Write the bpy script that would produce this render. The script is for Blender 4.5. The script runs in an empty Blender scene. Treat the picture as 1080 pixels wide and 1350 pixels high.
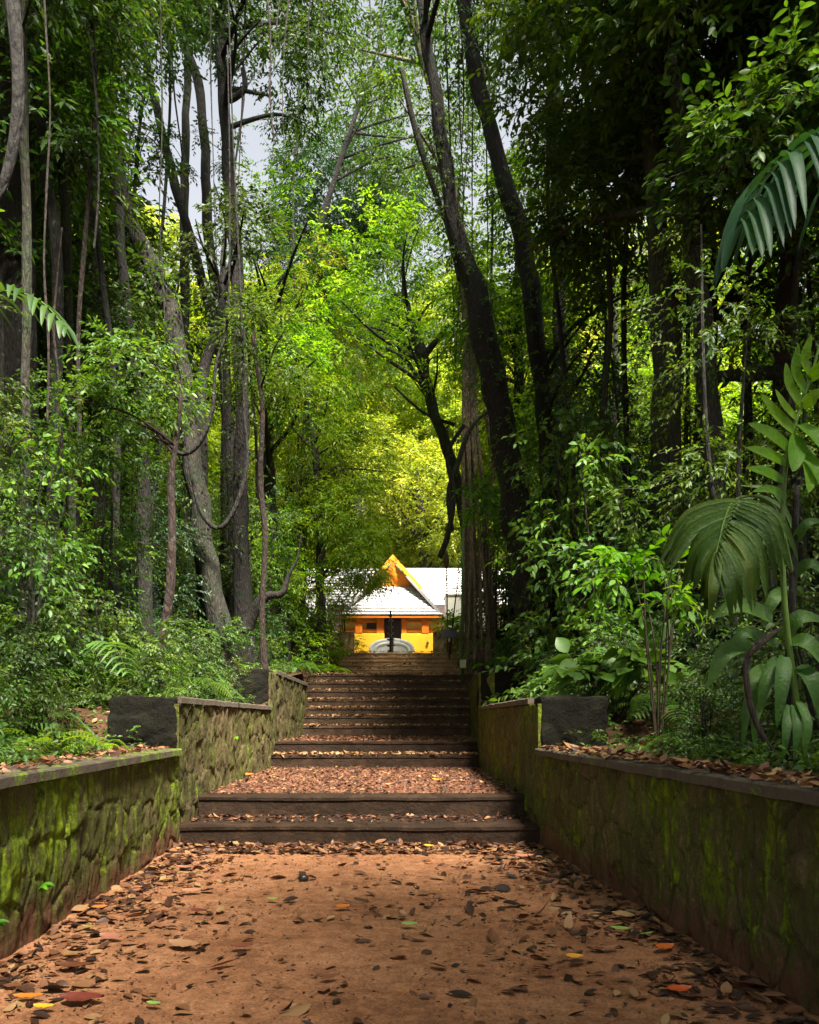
import bpy, math, random
import numpy as np
from mathutils import Vector, noise

# ------------------------------------------------------------------ camera, world, sun, exposure
SC = bpy.context.scene
COL = SC.collection
F, VX, VY, EYE = 1083.0, 518.0, 948.0, 1.4          # focal length and horizon of the photograph (1080 x 1350)
cam_d = bpy.data.cameras.new('camera'); cam = bpy.data.objects.new('camera', cam_d); COL.objects.link(cam)
cam.location = (0, 0, EYE); cam.rotation_euler = (math.radians(90), 0, 0)
cam_d.sensor_fit = 'VERTICAL'; cam_d.sensor_height = 24.0; cam_d.lens = 24.0 * F / 1350
cam_d.shift_x = (540 - VX) / 1350; cam_d.shift_y = (VY - 675) / 1350
cam_d.clip_start = 0.05; cam_d.clip_end = 2000
SC.camera = cam

SUN_EL, SUN_AZ = 59.0, 25.0        # degrees above the horizon; degrees to the right of straight behind the camera
sdir = Vector((math.cos(math.radians(SUN_EL)) * math.sin(math.radians(SUN_AZ)),
               -math.cos(math.radians(SUN_EL)) * math.cos(math.radians(SUN_AZ)), math.sin(math.radians(SUN_EL))))
w = bpy.data.worlds.new('World'); SC.world = w; w.use_nodes = True
nt = w.node_tree; nt.nodes.clear()
sky = nt.nodes.new('ShaderNodeTexSky'); sky.sky_type = 'NISHITA'; sky.sun_disc = False
sky.sun_elevation = math.radians(SUN_EL); sky.sun_rotation = math.radians(180 - SUN_AZ)
sky.air_density = 1.0; sky.dust_density = 0.6
hs = nt.nodes.new('ShaderNodeHueSaturation'); hs.inputs['Saturation'].default_value = 0.22
bg = nt.nodes.new('ShaderNodeBackground'); bg.inputs['Strength'].default_value = 0.06
out = nt.nodes.new('ShaderNodeOutputWorld')
nt.links.new(sky.outputs[0], hs.inputs['Color']); nt.links.new(hs.outputs[0], bg.inputs['Color']); nt.links.new(bg.outputs[0], out.inputs['Surface'])

sun_d = bpy.data.lights.new('sun', 'SUN'); sun_d.energy = 5.0; sun_d.angle = math.radians(13); sun_d.color = (1.0, 0.93, 0.82)
sun = bpy.data.objects.new('sun', sun_d); COL.objects.link(sun)
sun.rotation_euler = sdir.to_track_quat('Z', 'Y').to_euler(); sun.location = (20, -20, 40)

SC.view_settings.view_transform = 'Standard'; SC.view_settings.look = 'None'
SC.view_settings.gamma = 1; SC.view_settings.exposure = 2.3
SC.render.engine = 'CYCLES'
cy = SC.cycles
cy.max_bounces = 6; cy.diffuse_bounces = 3; cy.glossy_bounces = 2; cy.transmission_bounces = 4; cy.transparent_max_bounces = 4
cy.caustics_reflective = False; cy.caustics_refractive = False; cy.sample_clamp_indirect = 4
cy.use_denoising = True

def W(px, py, d):
    return Vector(((px - VX) * d / F, d, EYE + (VY - py) * d / F))
def lerp(t, a, b): return a + (b - a) * t
def interp(x, tab):
    return float(np.interp(x, [a for a, _ in tab], [b for _, b in tab]))

# ------------------------------------------------------------------ materials
def nodes(name):
    m = bpy.data.materials.new(name); m.use_nodes = True
    n = m.node_tree; n.nodes.clear()
    o = n.nodes.new('ShaderNodeOutputMaterial')
    return m, n, o
def N(n, t, **kw):
    x = n.nodes.new(t)
    for k, v in kw.items():
        if k in x.inputs: x.inputs[k].default_value = v
        else: setattr(x, k, v)
    return x
def ramp(n, stops, src, interp_='LINEAR'):
    r = n.nodes.new('ShaderNodeValToRGB'); r.color_ramp.interpolation = interp_
    e = r.color_ramp.elements
    while len(e) < len(stops): e.new(0.5)
    for i, (p, c) in enumerate(stops):
        e[i].position = p; e[i].color = (c[0], c[1], c[2], 1) if not isinstance(c, (int, float)) else (c, c, c, 1)
    n.links.new(src, r.inputs[0]); return r.outputs[0]
def noise_n(n, scale, detail=4, vec=None, rough=0.6, sc=None):
    x = N(n, 'ShaderNodeTexNoise', Scale=scale, Detail=detail, Roughness=rough)
    if vec is None:
        vec = n.nodes.new('ShaderNodeTexCoord').outputs['Object']
    if sc:
        mp = n.nodes.new('ShaderNodeMapping'); mp.inputs['Scale'].default_value = sc
        n.links.new(vec, mp.inputs[0]); vec = mp.outputs[0]
    n.links.new(vec, x.inputs['Vector'])
    return x.outputs['Fac']
def mixc(n, fac, a, b, mode='MIX'):
    x = n.nodes.new('ShaderNodeMix'); x.data_type = 'RGBA'; x.blend_type = mode
    for i, v in ((0, fac), (6, a), (7, b)):
        if hasattr(v, 'links'): n.links.new(v, x.inputs[i])
        elif isinstance(v, (int, float)): x.inputs[i].default_value = v
        else: x.inputs[i].default_value = (v[0], v[1], v[2], 1)
    return x.outputs[2]
def mathn(n, op, a, b=None):
    x = n.nodes.new('ShaderNodeMath'); x.operation = op
    for i, v in enumerate((a, b)):
        if v is None: continue
        if hasattr(v, 'links'): n.links.new(v, x.inputs[i])
        else: x.inputs[i].default_value = v
    return x.outputs[0]
def bump(n, h, dist, strength=1.0):
    x = N(n, 'ShaderNodeBump', Strength=strength, Distance=dist); n.links.new(h, x.inputs['Height']); return x.outputs[0]
def attr(n, name):
    x = n.nodes.new('ShaderNodeAttribute'); x.attribute_name = name; return x.outputs['Fac']

def leaf_mat(name, cols, trans=0.35, rough=0.42, tcol=(1.6, 1.5, 0.5), vary=0.25, blem=False):
    m, n, o = nodes(name)
    c = ramp(n, [(i / (len(cols) - 1), k) for i, k in enumerate(cols)], attr(n, 'tint'))
    ri = n.nodes.new('ShaderNodeObjectInfo').outputs['Random']
    hv = N(n, 'ShaderNodeHueSaturation')
    n.links.new(c, hv.inputs['Color'])
    n.links.new(mathn(n, 'ADD', mathn(n, 'MULTIPLY', ri, vary * 2), 1 - vary), hv.inputs['Value'])
    n.links.new(mathn(n, 'ADD', mathn(n, 'MULTIPLY', ri, 0.03), 0.485), hv.inputs['Hue'])
    c = hv.outputs[0]
    if blem:
        tc = n.nodes.new('ShaderNodeTexCoord').outputs['Object']
        c = mixc(n, .6, c, ramp(n, [(.3, (.5, .5, .45)), (.7, (1.35, 1.3, 1.2))], noise_n(n, 14, 6, tc, .7)), 'MULTIPLY')
        c = mixc(n, ramp(n, [(.66, 0), (.72, .8)], noise_n(n, 9, 6, tc, .75)), c, (.12, .07, .02))
    p = N(n, 'ShaderNodeBsdfPrincipled', Roughness=rough); n.links.new(c, p.inputs['Base Color'])
    if blem: n.links.new(bump(n, noise_n(n, 45, 4, tc, .6), .008), p.inputs['Normal'])
    p.inputs['Specular IOR Level'].default_value = 0.38
    t = n.nodes.new('ShaderNodeBsdfTranslucent')
    n.links.new(mixc(n, 1.0, c, tcol, 'MULTIPLY'), t.inputs['Color'])
    mx = N(n, 'ShaderNodeMixShader', Fac=trans)
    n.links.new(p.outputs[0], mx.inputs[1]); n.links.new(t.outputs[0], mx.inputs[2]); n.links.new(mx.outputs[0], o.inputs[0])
    return m

def simple(name, col, rough=0.7, var=0.25, scale=8, bumpd=0.0, spec=0.4, metal=0.0, sc=None):
    m, n, o = nodes(name)
    f = noise_n(n, scale, 6, sc=sc)
    d = [max(0, c * (1 - var)) for c in col]; l = [min(1, c * (1 + var)) for c in col]
    c = ramp(n, [(0.3, d), (0.7, l)], f)
    p = N(n, 'ShaderNodeBsdfPrincipled', Roughness=rough, Metallic=metal); n.links.new(c, p.inputs['Base Color'])
    p.inputs['Specular IOR Level'].default_value = spec
    if bumpd:
        n.links.new(bump(n, noise_n(n, scale * 4, 6, sc=sc), bumpd), p.inputs['Normal'])
    n.links.new(p.outputs[0], o.inputs[0]); return m

def bark_mat(name, dark, light, moss, mossamt=0.5):
    m, n, o = nodes(name)
    tc = n.nodes.new('ShaderNodeTexCoord').outputs['Object']
    f = noise_n(n, 3.0, 8, tc, 0.7, (3.5, 3.5, 0.8))
    c = ramp(n, [(0.3, dark), (0.55, light), (0.8, [x * 0.7 for x in light])], f)
    f2 = noise_n(n, 1.6, 6, tc, 0.65)
    c = mixc(n, ramp(n, [(0.62 - 0.2 * mossamt, 0), (0.78 - 0.2 * mossamt, 1)], f2), c, moss)
    f3 = noise_n(n, 7, 3, tc, 0.5)
    c = mixc(n, ramp(n, [(0.66, 0), (0.7, 0.7)], f3), c, (0.09, 0.10, 0.075))
    p = N(n, 'ShaderNodeBsdfPrincipled', Roughness=0.85); n.links.new(c, p.inputs['Base Color'])
    v = N(n, 'ShaderNodeTexVoronoi', Scale=9.0); v.feature = 'DISTANCE_TO_EDGE'
    mp = n.nodes.new('ShaderNodeMapping'); mp.inputs['Scale'].default_value = (2.2, 2.2, 0.5)
    n.links.new(tc, mp.inputs[0]); n.links.new(mp.outputs[0], v.inputs['Vector'])
    c2 = mixc(n, ramp(n, [(0, .75), (.12, 0)], v.outputs['Distance']), c, [x * .4 for x in dark])
    c2 = mixc(n, .7, c2, ramp(n, [(.35, (.4, .4, .4)), (.65, (1.6, 1.6, 1.5))], noise_n(n, 16, 6, tc, .75, (1, 1, .4))), 'MULTIPLY')
    n.links.new(c2, p.inputs['Base Color'])
    h = mathn(n, 'ADD', mathn(n, 'MULTIPLY', v.outputs['Distance'], 1.2), mathn(n, 'ADD', f, noise_n(n, 14, 6, tc, .7, (1, 1, .4))))
    n.links.new(bump(n, h, 0.045), p.inputs['Normal'])
    n.links.new(p.outputs[0], o.inputs[0]); return m

G = {
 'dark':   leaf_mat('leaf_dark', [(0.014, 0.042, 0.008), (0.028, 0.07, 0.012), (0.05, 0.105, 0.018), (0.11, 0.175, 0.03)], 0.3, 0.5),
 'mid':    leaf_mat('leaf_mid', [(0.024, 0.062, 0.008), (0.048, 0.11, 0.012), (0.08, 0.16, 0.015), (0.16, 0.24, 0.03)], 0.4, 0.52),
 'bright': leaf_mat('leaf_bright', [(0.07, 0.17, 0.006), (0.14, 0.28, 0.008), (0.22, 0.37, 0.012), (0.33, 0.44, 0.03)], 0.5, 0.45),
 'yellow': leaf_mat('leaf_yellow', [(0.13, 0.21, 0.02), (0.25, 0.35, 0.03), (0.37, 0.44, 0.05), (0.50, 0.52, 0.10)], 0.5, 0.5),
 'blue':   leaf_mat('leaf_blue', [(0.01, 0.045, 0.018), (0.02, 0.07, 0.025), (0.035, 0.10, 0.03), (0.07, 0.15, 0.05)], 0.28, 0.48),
 'lime':   leaf_mat('leaf_lime', [(0.04, 0.15, 0.005), (0.07, 0.22, 0.006), (0.11, 0.30, 0.01), (0.18, 0.38, 0.02)], 0.45, 0.45, vary=0.08, blem=True),
 'strap':  leaf_mat('leaf_strap', [(0.035, 0.095, 0.012), (0.06, 0.14, 0.018), (0.09, 0.18, 0.025), (0.15, 0.23, 0.045)], 0.25, 0.42, vary=0.05, blem=True),
 'litter': leaf_mat('leaf_litter', [(0.022, 0.011, 0.007), (0.05, 0.022, 0.012), (0.10, 0.042, 0.02), (0.18, 0.08, 0.034), (0.27, 0.14, 0.06), (0.34, 0.22, 0.09)], 0.08, 0.5, (1, 0.8, 0.6), vary=0.0),
 'orange': leaf_mat('leaf_orange', [(0.5, 0.10, 0.02), (0.6, 0.2, 0.02)], 0.1, 0.45, (1, 0.8, 0.6), 0),
 'gold':   leaf_mat('leaf_gold', [(0.65, 0.32, 0.01), (0.75, 0.45, 0.03)], 0.1, 0.45, (1, 0.8, 0.6), 0),
 'fallen_green': leaf_mat('leaf_fallen_green', [(0.18, 0.33, 0.05), (0.30, 0.40, 0.10)], 0.1, 0.45, (1, 0.8, 0.6), 0),
 'fallen_brown': leaf_mat('leaf_fallen_brown', [(0.10, 0.025, 0.015), (0.22, 0.07, 0.03)], 0.05, 0.4, (1, 0.8, 0.6), 0),
 'fallen_tan': leaf_mat('leaf_fallen_tan', [(0.30, 0.13, 0.07), (0.40, 0.2, 0.11)], 0.05, 0.5, (1, 0.8, 0.6), 0),
}
B = {
 'pale': bark_mat('bark_pale', (0.07, 0.05, 0.03), (0.20, 0.15, 0.09), (0.06, 0.09, 0.025), 0.5),
 'dark': bark_mat('bark_dark', (0.006, 0.0045, 0.003), (0.019, 0.013, 0.008), (0.013, 0.022, 0.007), 0.6),
 'grey': bark_mat('bark_grey', (0.012, 0.009, 0.006), (0.036, 0.028, 0.018), (0.02, 0.032, 0.010), 0.8),
 'red':  bark_mat('bark_red', (0.012, 0.007, 0.005), (0.04, 0.02, 0.012), (0.02, 0.024, 0.01), 0.3),
 'moss': bark_mat('bark_mossy', (0.014, 0.012, 0.007), (0.045, 0.036, 0.02), (0.026, 0.042, 0.010), 0.9),
}
M_twig = simple('twig', (0.05, 0.035, 0.02), 0.8)

# ------------------------------------------------------------------ object helpers
def tag(o, label=None, cat=None, group=None, kind=None):
    if label: o['label'] = label
    if cat: o['category'] = cat
    if group: o['group'] = group
    if kind: o['kind'] = kind
    return o
def thing(name, label, cat, loc=(0, 0, 0), group=None):
    o = bpy.data.objects.new(name, None); COL.objects.link(o); o.location = loc; o.empty_display_size = 0.2
    return tag(o, label, cat, group)
def link(name, me, mats, parent=None, loc=None):
    o = bpy.data.objects.new(name, me); COL.objects.link(o)
    if not isinstance(mats, (list, tuple)): mats = [mats]
    if not me.materials:
        for m in mats: me.materials.append(m)
    if parent is not None: o.parent = parent
    if loc is not None: o.location = loc
    return o
def dup(root, loc, rz=0.0, s=1.0, label=None, group=None, tilt=(0, 0)):
    r = root.copy(); COL.objects.link(r); r.location = loc
    r.rotation_euler = (tilt[0], tilt[1], rz)
    r.scale = s if isinstance(s, tuple) else (s, s, s)
    if label: r['label'] = label
    if group: r['group'] = group
    for ch in list(root.children):
        c = ch.copy(); COL.objects.link(c); c.parent = r
        for g in ch.children:
            d = g.copy(); COL.objects.link(d); d.parent = c
    return r

class MB:
    """collects shapes into one mesh; coordinates in world space, shifted by the origin on build"""
    def __init__(s): s.v = []; s.f = []; s.mi = []; s.sm = []
    def add(s, vs, fs, mi=0, smooth=False):
        k = len(s.v); s.v += [tuple(v) for v in vs]
        for f in fs: s.f.append(tuple(i + k for i in f)); s.mi.append(mi); s.sm.append(smooth)
    def box(s, x0, x1, y0, y1, z0, z1, mi=0, ch=0.0):
        if ch <= 0:
            vs = [(x0, y0, z0), (x1, y0, z0), (x1, y1, z0), (x0, y1, z0), (x0, y0, z1), (x1, y0, z1), (x1, y1, z1), (x0, y1, z1)]
            s.add(vs, [(3, 2, 1, 0), (4, 5, 6, 7), (0, 1, 5, 4), (1, 2, 6, 5), (2, 3, 7, 6), (3, 0, 4, 7)], mi); return
        c = ch
        P = []
        for z, k in ((z0, c), (z0 + c, 0), (z1 - c, 0), (z1, c)):
            P += [(x0 + k, y0 + k, z), (x1 - k, y0 + k, z), (x1 - k, y1 - k, z), (x0 + k, y1 - k, z)]
        fs = [(3, 2, 1, 0), (12, 13, 14, 15)]
        for l in range(3):
            for i in range(4):
                a = l * 4 + i; b = l * 4 + (i + 1) % 4
                fs.append((a, b, b + 4, a + 4))
        s.add(P, fs, mi)
    def hull4(s, a, b, mi=0):
        """a, b: two quads (4 points each), joined to a closed hexahedron"""
        s.add(list(a) + list(b), [(3, 2, 1, 0), (4, 5, 6, 7), (0, 1, 5, 4), (1, 2, 6, 5), (2, 3, 7, 6), (3, 0, 4, 7)], mi)
    def tube(s, pts, rad, nseg=8, mi=0, lobe=None, rough=0.0, seed=0, cap=True):
        pts = [Vector(p) for p in pts]; n = len(pts); vs = []; fs = []
        ref = Vector((1, 0.13, 0.07)).normalized()
        for i, p in enumerate(pts):
            t = (pts[min(i + 1, n - 1)] - pts[max(i - 1, 0)])
            t = t.normalized() if t.length > 1e-6 else Vector((0, 0, 1))
            u = (ref - t * ref.dot(t))
            if u.length < 0.05: u = Vector((0, 1, 0)) - t * t.y
            u.normalize(); v = t.cross(u)
            for k in range(nseg):
                a = 2 * math.pi * k / nseg; r = rad[i] if hasattr(rad, '__len__') else rad
                if lobe: r *= lobe(i / (n - 1), a)
                q = p + (u * math.cos(a) + v * math.sin(a)) * r
                if rough: q += (q - p) * rough * noise.noise(Vector((q.x * 2.3, q.y * 2.3, q.z * 0.8 + seed)) * 1.3)
                vs.append(q)
        for i in range(n - 1):
            for k in range(nseg):
                a = i * nseg + k; b = i * nseg + (k + 1) % nseg
                fs.append((a, b, b + nseg, a + nseg))
        if cap:
            fs.append(tuple(reversed(range(nseg)))); fs.append(tuple(range((n - 1) * nseg, n * nseg)))
        s.add(vs, fs, mi, True)
    def lathe(s, c, prof, n=20, mi=0):
        vs = []; fs = []
        for (r, z) in prof:
            for k in range(n):
                a = 2 * math.pi * k / n; vs.append((c[0] + r * math.cos(a), c[1] + r * math.sin(a), c[2] + z))
        for i in range(len(prof) - 1):
            for k in range(n):
                a = i * n + k; b = i * n + (k + 1) % n; fs.append((a, b, b + n, a + n))
        fs.append(tuple(reversed(range(n)))); fs.append(tuple(range((len(prof) - 1) * n, len(prof) * n)))
        s.add(vs, fs, mi, True)
    def mesh(s, name, org=(0, 0, 0)):
        me = bpy.data.meshes.new(name)
        me.from_pydata([(v[0] - org[0], v[1] - org[1], v[2] - org[2]) for v in s.v], [], s.f)
        me.polygons.foreach_set('material_index', s.mi); me.polygons.foreach_set('use_smooth', s.sm)
        me.update(); return me
    def build(s, name, mats, parent=None, org=None):
        if org is None: org = parent.location if parent is not None else (0, 0, 0)
        return link(name, s.mesh(name, org), mats, parent)

def smooth_path(pts, sub=5):
    """pts: tuples of equal length; Catmull-Rom"""
    P = np.array([tuple(p) for p in pts], float); n = len(P); R = []
    for i in range(n - 1):
        p0, p1, p2, p3 = P[max(i - 1, 0)], P[i], P[i + 1], P[min(i + 2, n - 1)]
        for k in range(sub):
            t = k / sub
            R.append(0.5 * ((2 * p1) + (-p0 + p2) * t + (2 * p0 - 5 * p1 + 4 * p2 - p3) * t * t + (-p0 + 3 * p1 - 3 * p2 + p3) * t ** 3))
    R.append(P[-1]); return np.array(R)

# ------------------------------------------------------------------ foliage
def norm(a): return a / np.maximum(np.linalg.norm(a, axis=-1, keepdims=True), 1e-9)

def leaf_mesh(name, pos, dr, nr, ln, wd, tint, detail=1, curl=0.1, fold=0.15, twigs=None, org=(0, 0, 0)):
    """every leaf its own little folded blade; twigs: (start, end, radius) thin three-sided sticks, material 1"""
    n = len(pos); pos = pos - np.array(org)
    dr = norm(dr); nr = norm(nr - dr * np.sum(dr * nr, 1, keepdims=True)); sd = np.cross(nr, dr)
    ln = ln[:, None] * np.ones((n, 1)); wd = wd[:, None] * np.ones((n, 1))
    curl = (np.ones(n) * curl)[:, None]
    def q(t, s, h): return pos + dr * (ln * t) + sd * (wd * s) + nr * (ln * h)
    if detail == 1:
        V = np.stack([q(0, 0, 0), q(.42, .5, 0) + nr * wd * fold, q(1, 0, 0) - nr * ln * curl, q(.42, -.5, 0) + nr * wd * fold], 1)
        T = np.array([[0, 2, 1], [0, 3, 2]])
    else:
        f = nr * wd * fold
        V = np.stack([q(0, 0, 0), q(.5, 0, .03), q(1, 0, 0) - nr * ln * curl, q(.22, .38, 0) + f, q(.6, .44, 0) + f - nr * ln * curl * .3,
                      q(.22, -.38, 0) + f, q(.6, -.44, 0) + f - nr * ln * curl * .3], 1)
        T = np.array([[0, 1, 3], [1, 4, 3], [1, 2, 4], [0, 5, 1], [1, 5, 6], [1, 6, 2]])
    if detail == 3:
        f = nr * wd * fold; st = [(0, 0), (.1, .2), (.28, .42), (.5, .49), (.72, .38), (.88, .18), (1, 0)]; cols = []; T = []
        for t_, w_ in st[1:-1]:
            z_ = -nr * ln * curl * t_ ** 2
            cols += [q(t_, 0, 0) + z_, q(t_, w_, 0) + z_ + f * w_ * 2, q(t_, -w_, 0) + z_ + f * w_ * 2]
        V = np.stack([q(0, 0, 0)] + cols + [q(1, 0, 0) - nr * ln * curl], 1); last = 1 + len(cols)
        T += [[0, 1, 2], [0, 3, 1]]
        for k_ in range(len(st) - 3):
            a_ = 1 + 3 * k_; T += [[a_, a_ + 3, a_ + 4], [a_, a_ + 4, a_ + 1], [a_, a_ + 5, a_ + 3], [a_, a_ + 2, a_ + 5]]
        a_ = 1 + 3 * (len(st) - 3); T += [[a_, last, a_ + 1], [a_, a_ + 2, last]]; T = np.array(T)
    nv = V.shape[1]; nt_ = len(T)
    verts = V.reshape(-1, 3)
    tris = (np.arange(n)[:, None, None] * nv + T[None]).reshape(-1, 3)
    tv = np.repeat(tint, nt_); mi = np.zeros(len(tris), int)
    if twigs is not None and len(twigs[0]):
        a, b, r = twigs; a = a - np.array(org); b = b - np.array(org)
        ax = norm(b - a); u = norm(np.cross(ax, np.array([0.3, 0.5, 0.81]))); v = np.cross(ax, u); r = r[:, None]
        c1, s1 = math.cos(2.1), math.sin(2.1)
        ring = [u, u * c1 + v * s1, u * c1 - v * s1]
        TV = np.stack([a + k * r for k in ring] + [b + k * r * 0.4 for k in ring], 1)
        TT = np.array([[0, 1, 4], [0, 4, 3], [1, 2, 5], [1, 5, 4], [2, 0, 3], [2, 3, 5]])
        base = len(verts)
        verts = np.concatenate([verts, TV.reshape(-1, 3)])
        t2 = (np.arange(len(a))[:, None, None] * 6 + TT[None]).reshape(-1, 3) + base
        tris = np.concatenate([tris, t2]); tv = np.concatenate([tv, np.zeros(len(t2))]); mi = np.concatenate([mi, np.ones(len(t2), int)])
    me = bpy.data.meshes.new(name)
    me.vertices.add(len(verts)); me.vertices.foreach_set('co', verts.astype(np.float32).ravel())
    me.loops.add(len(tris) * 3); me.loops.foreach_set('vertex_index', tris.astype(np.int32).ravel())
    me.polygons.add(len(tris)); me.polygons.foreach_set('loop_start', (np.arange(len(tris)) * 3).astype(np.int32))
    me.polygons.foreach_set('material_index', mi.astype(np.int32))
    at = me.attributes.new('tint', 'FLOAT', 'FACE'); at.data.foreach_set('value', tv.astype(np.float32))
    me.update(calc_edges=True); return me

def spray_arrays(O, D, L, nl, ll, rng, droop=0.25, asp=0.42, tintc=None):
    """leafy twigs: alternate leaves on both sides of each twig"""
    S = len(O); O = np.asarray(O); D = norm(np.asarray(D)); L = np.ones(S) * L
    z = np.array([0, 0, 1.0]); U = norm(z - D * D[:, 2:3] + rng.normal(0, .25, (S, 3))); X = np.cross(D, U)
    if tintc is None: tintc = rng.uniform(.15, .75, S)
    ps, ds, ns, ls, ts = [], [], [], [], []
    for i in range(nl):
        t = (i + .7) / nl; sgn = 1 if i % 2 else -1
        if i == nl - 1: sgn = 0
        p = O + D * (L * t)[:, None] - z * (droop * L * t * t)[:, None] + rng.normal(0, .02, (S, 3)) * L[:, None]
        d = D * (.6 if sgn else 1) + X * sgn * .85 - z * (.25 + droop * .6) + rng.normal(0, .28, (S, 3))
        ps.append(p); ds.append(d); ns.append(U + rng.normal(0, .38, (S, 3)))
        ls.append(ll * rng.uniform(.65, 1.2, S)); ts.append(np.clip(tintc + rng.normal(0, .14, S), 0, 1))
    ln = np.concatenate(ls)
    tw = (O, O + D * L[:, None] - z * (droop * L)[:, None], np.ones(S) * ll * .035)
    return np.concatenate(ps), np.concatenate(ds), np.concatenate(ns), ln, ln * asp * rng.uniform(.8, 1.15, len(ln)), np.concatenate(ts), tw

def crown_sprays(ells, nl, ll, rng, droop=.3, asp=.42, per=13, shell=.5):
    """ells: (cx, cy, cz, rx, ry, rz, number of sprays)"""
    OO, DD, LL, TT = [], [], [], []
    for (cx, cy, cz, rx, ry, rz, ns) in ells:
        k = max(3, int(ns / per)); R = (rx * ry * rz) ** (1 / 3)
        d = norm(rng.normal(0, 1, (k, 3))); rr = rng.uniform(shell, 1, k) ** .6
        C = d * rr[:, None]
        cs = rng.uniform(.6, 1.35, k) * R * .30; ct = rng.uniform(.12, .8, k)
        idx = rng.integers(0, k, ns)
        dv = norm(rng.normal(0, 1, (ns, 3)) + np.array([0, 0, .15]))
        o = np.array([cx, cy, cz]) + C[idx] * np.array([rx, ry, rz]) + dv * (cs[idx] * rng.uniform(.2, 1, ns))[:, None] * np.array([1, 1, .62])
        dd = dv * np.array([1, 1, .45]) + C[idx] * .5 + rng.normal(0, .2, (ns, 3))
        OO.append(o); DD.append(dd); LL.append(ll * nl * .42 * rng.uniform(.7, 1.3, ns)); TT.append(ct[idx])
    O = np.concatenate(OO)
    return spray_arrays(O, np.concatenate(DD), np.concatenate(LL), nl, ll, rng, droop, asp, np.concatenate(TT))

def flare(amount, lobes, ph, h=.12):
    def f(t, a):
        k = max(0, 1 - t / h) ** 2
        return 1 + amount * k * (.55 + .45 * math.cos(lobes * a + ph)) + .07 * math.cos(3 * a + ph + t * 9)
    return f

def make_tree(name, label, trunk, ells, pal='mid', bark='dark', leaf=.12, nl=7, seed=1, group=None, extra=(), cat='tree',
              detail=1, asp=.42, droop=.3, fl=(.9, 5, .12), limbs=6, nseg=12, per=13, kind=None, dens=1, climb=None):
    """trunk: list of (x, y, z, r); ells in world units; extra: further stems as lists of (x, y, z, r)"""
    rng = np.random.default_rng(seed); rnd = random.Random(seed)
    if dens != 1: ells = [(*e[:6], int(e[6] * dens)) for e in ells]
    base = Vector(trunk[0][:3]); t = thing(name, label, cat, base, group)
    mb = MB(); P = smooth_path(trunk, 6)
    P[-4:, 3] *= np.array([.8, .55, .3, .08])
    P[1:, 0] += [P[i, 3] * .5 * noise.noise(Vector((seed * 3.1, 0, P[i, 2] * 1.1))) for i in range(1, len(P))]
    mb.tube([p[:3] for p in P], [p[3] for p in P], nseg, 0, flare(fl[0], fl[1], seed, fl[2]), .22, seed)
    for e in extra:
        Q = smooth_path(e, 5); mb.tube([p[:3] for p in Q], [p[3] for p in Q], 7, 0, None, .2, seed)
    for (cx, cy, cz, rx, ry, rz, ns) in ells:
        for k in range(limbs):
            tgt = Vector((cx, cy, cz)) + Vector((rnd.uniform(-.8, .8) * rx, rnd.uniform(-.8, .8) * ry, rnd.uniform(-.5, .7) * rz))
            i = min(range(len(P) // 4, len(P)), key=lambda q: abs(P[q, 2] - (tgt.z - .9 * rz)) + .3 * abs(P[q, 0] - tgt.x))
            a = Vector(P[i, :3]); r0 = min(P[i, 3] * .55, .02 + .02 * (tgt - a).length)
            mid = a.lerp(tgt, .5) + Vector((rnd.uniform(-.2, .2), rnd.uniform(-.2, .2), rnd.uniform(0, .25))) * (tgt - a).length * .6
            Q = smooth_path([(*a, r0), (*mid, r0 * .65), (*tgt, r0 * .25)], 5)
            mb.tube([p[:3] for p in Q], [p[3] for p in Q], 5, 0)
    mb.build('trunk', B[bark], t)
    if climb:
        f0, f1, nc, lc, pc = climb; k = rng.uniform(f0, f1, nc) * (len(P) - 1); i0 = k.astype(int).clip(0, len(P) - 2)
        c = P[i0] + (P[i0 + 1] - P[i0]) * (k - i0)[:, None]; an = rng.uniform(0, 6.283, nc); dv = np.stack([np.cos(an), np.sin(an), rng.uniform(-.6, .4, nc)], 1)
        A = spray_arrays(c[:, :3] + dv * (c[:, 3:4] * rng.uniform(.9, 1.6, (nc, 1))), dv, lc * 2.2, 5, lc, rng, .7, .5, rng.uniform(.1, .8, nc))
        link('climber', leaf_mesh('climber', A[0], A[1], A[2], A[3], A[4], A[5], detail, .12, .15, A[6], base), [G[pc], M_twig], t)
    if ells:
        A = crown_sprays(ells, nl, leaf, rng, droop, asp, per)
        me = leaf_mesh('crown', A[0], A[1], A[2], A[3], A[4], A[5], detail, .12, .15, A[6], base)
        link('crown', me, [G[pal], M_twig], t)
    return t

def pxtrunk(pts):
    """(px, py, width in px, distance) -> (x, y, z, r)"""
    return [(*W(px, py, d), wpx * d / F / 2) for (px, py, wpx, d) in pts]
def pxell(px, py, d, rx, ry, n, depth=None):
    c = W(px, py, d); k = d / F
    return (c.x, c.y, c.z, rx * k, (depth if depth else rx * k), ry * k, n)

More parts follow.
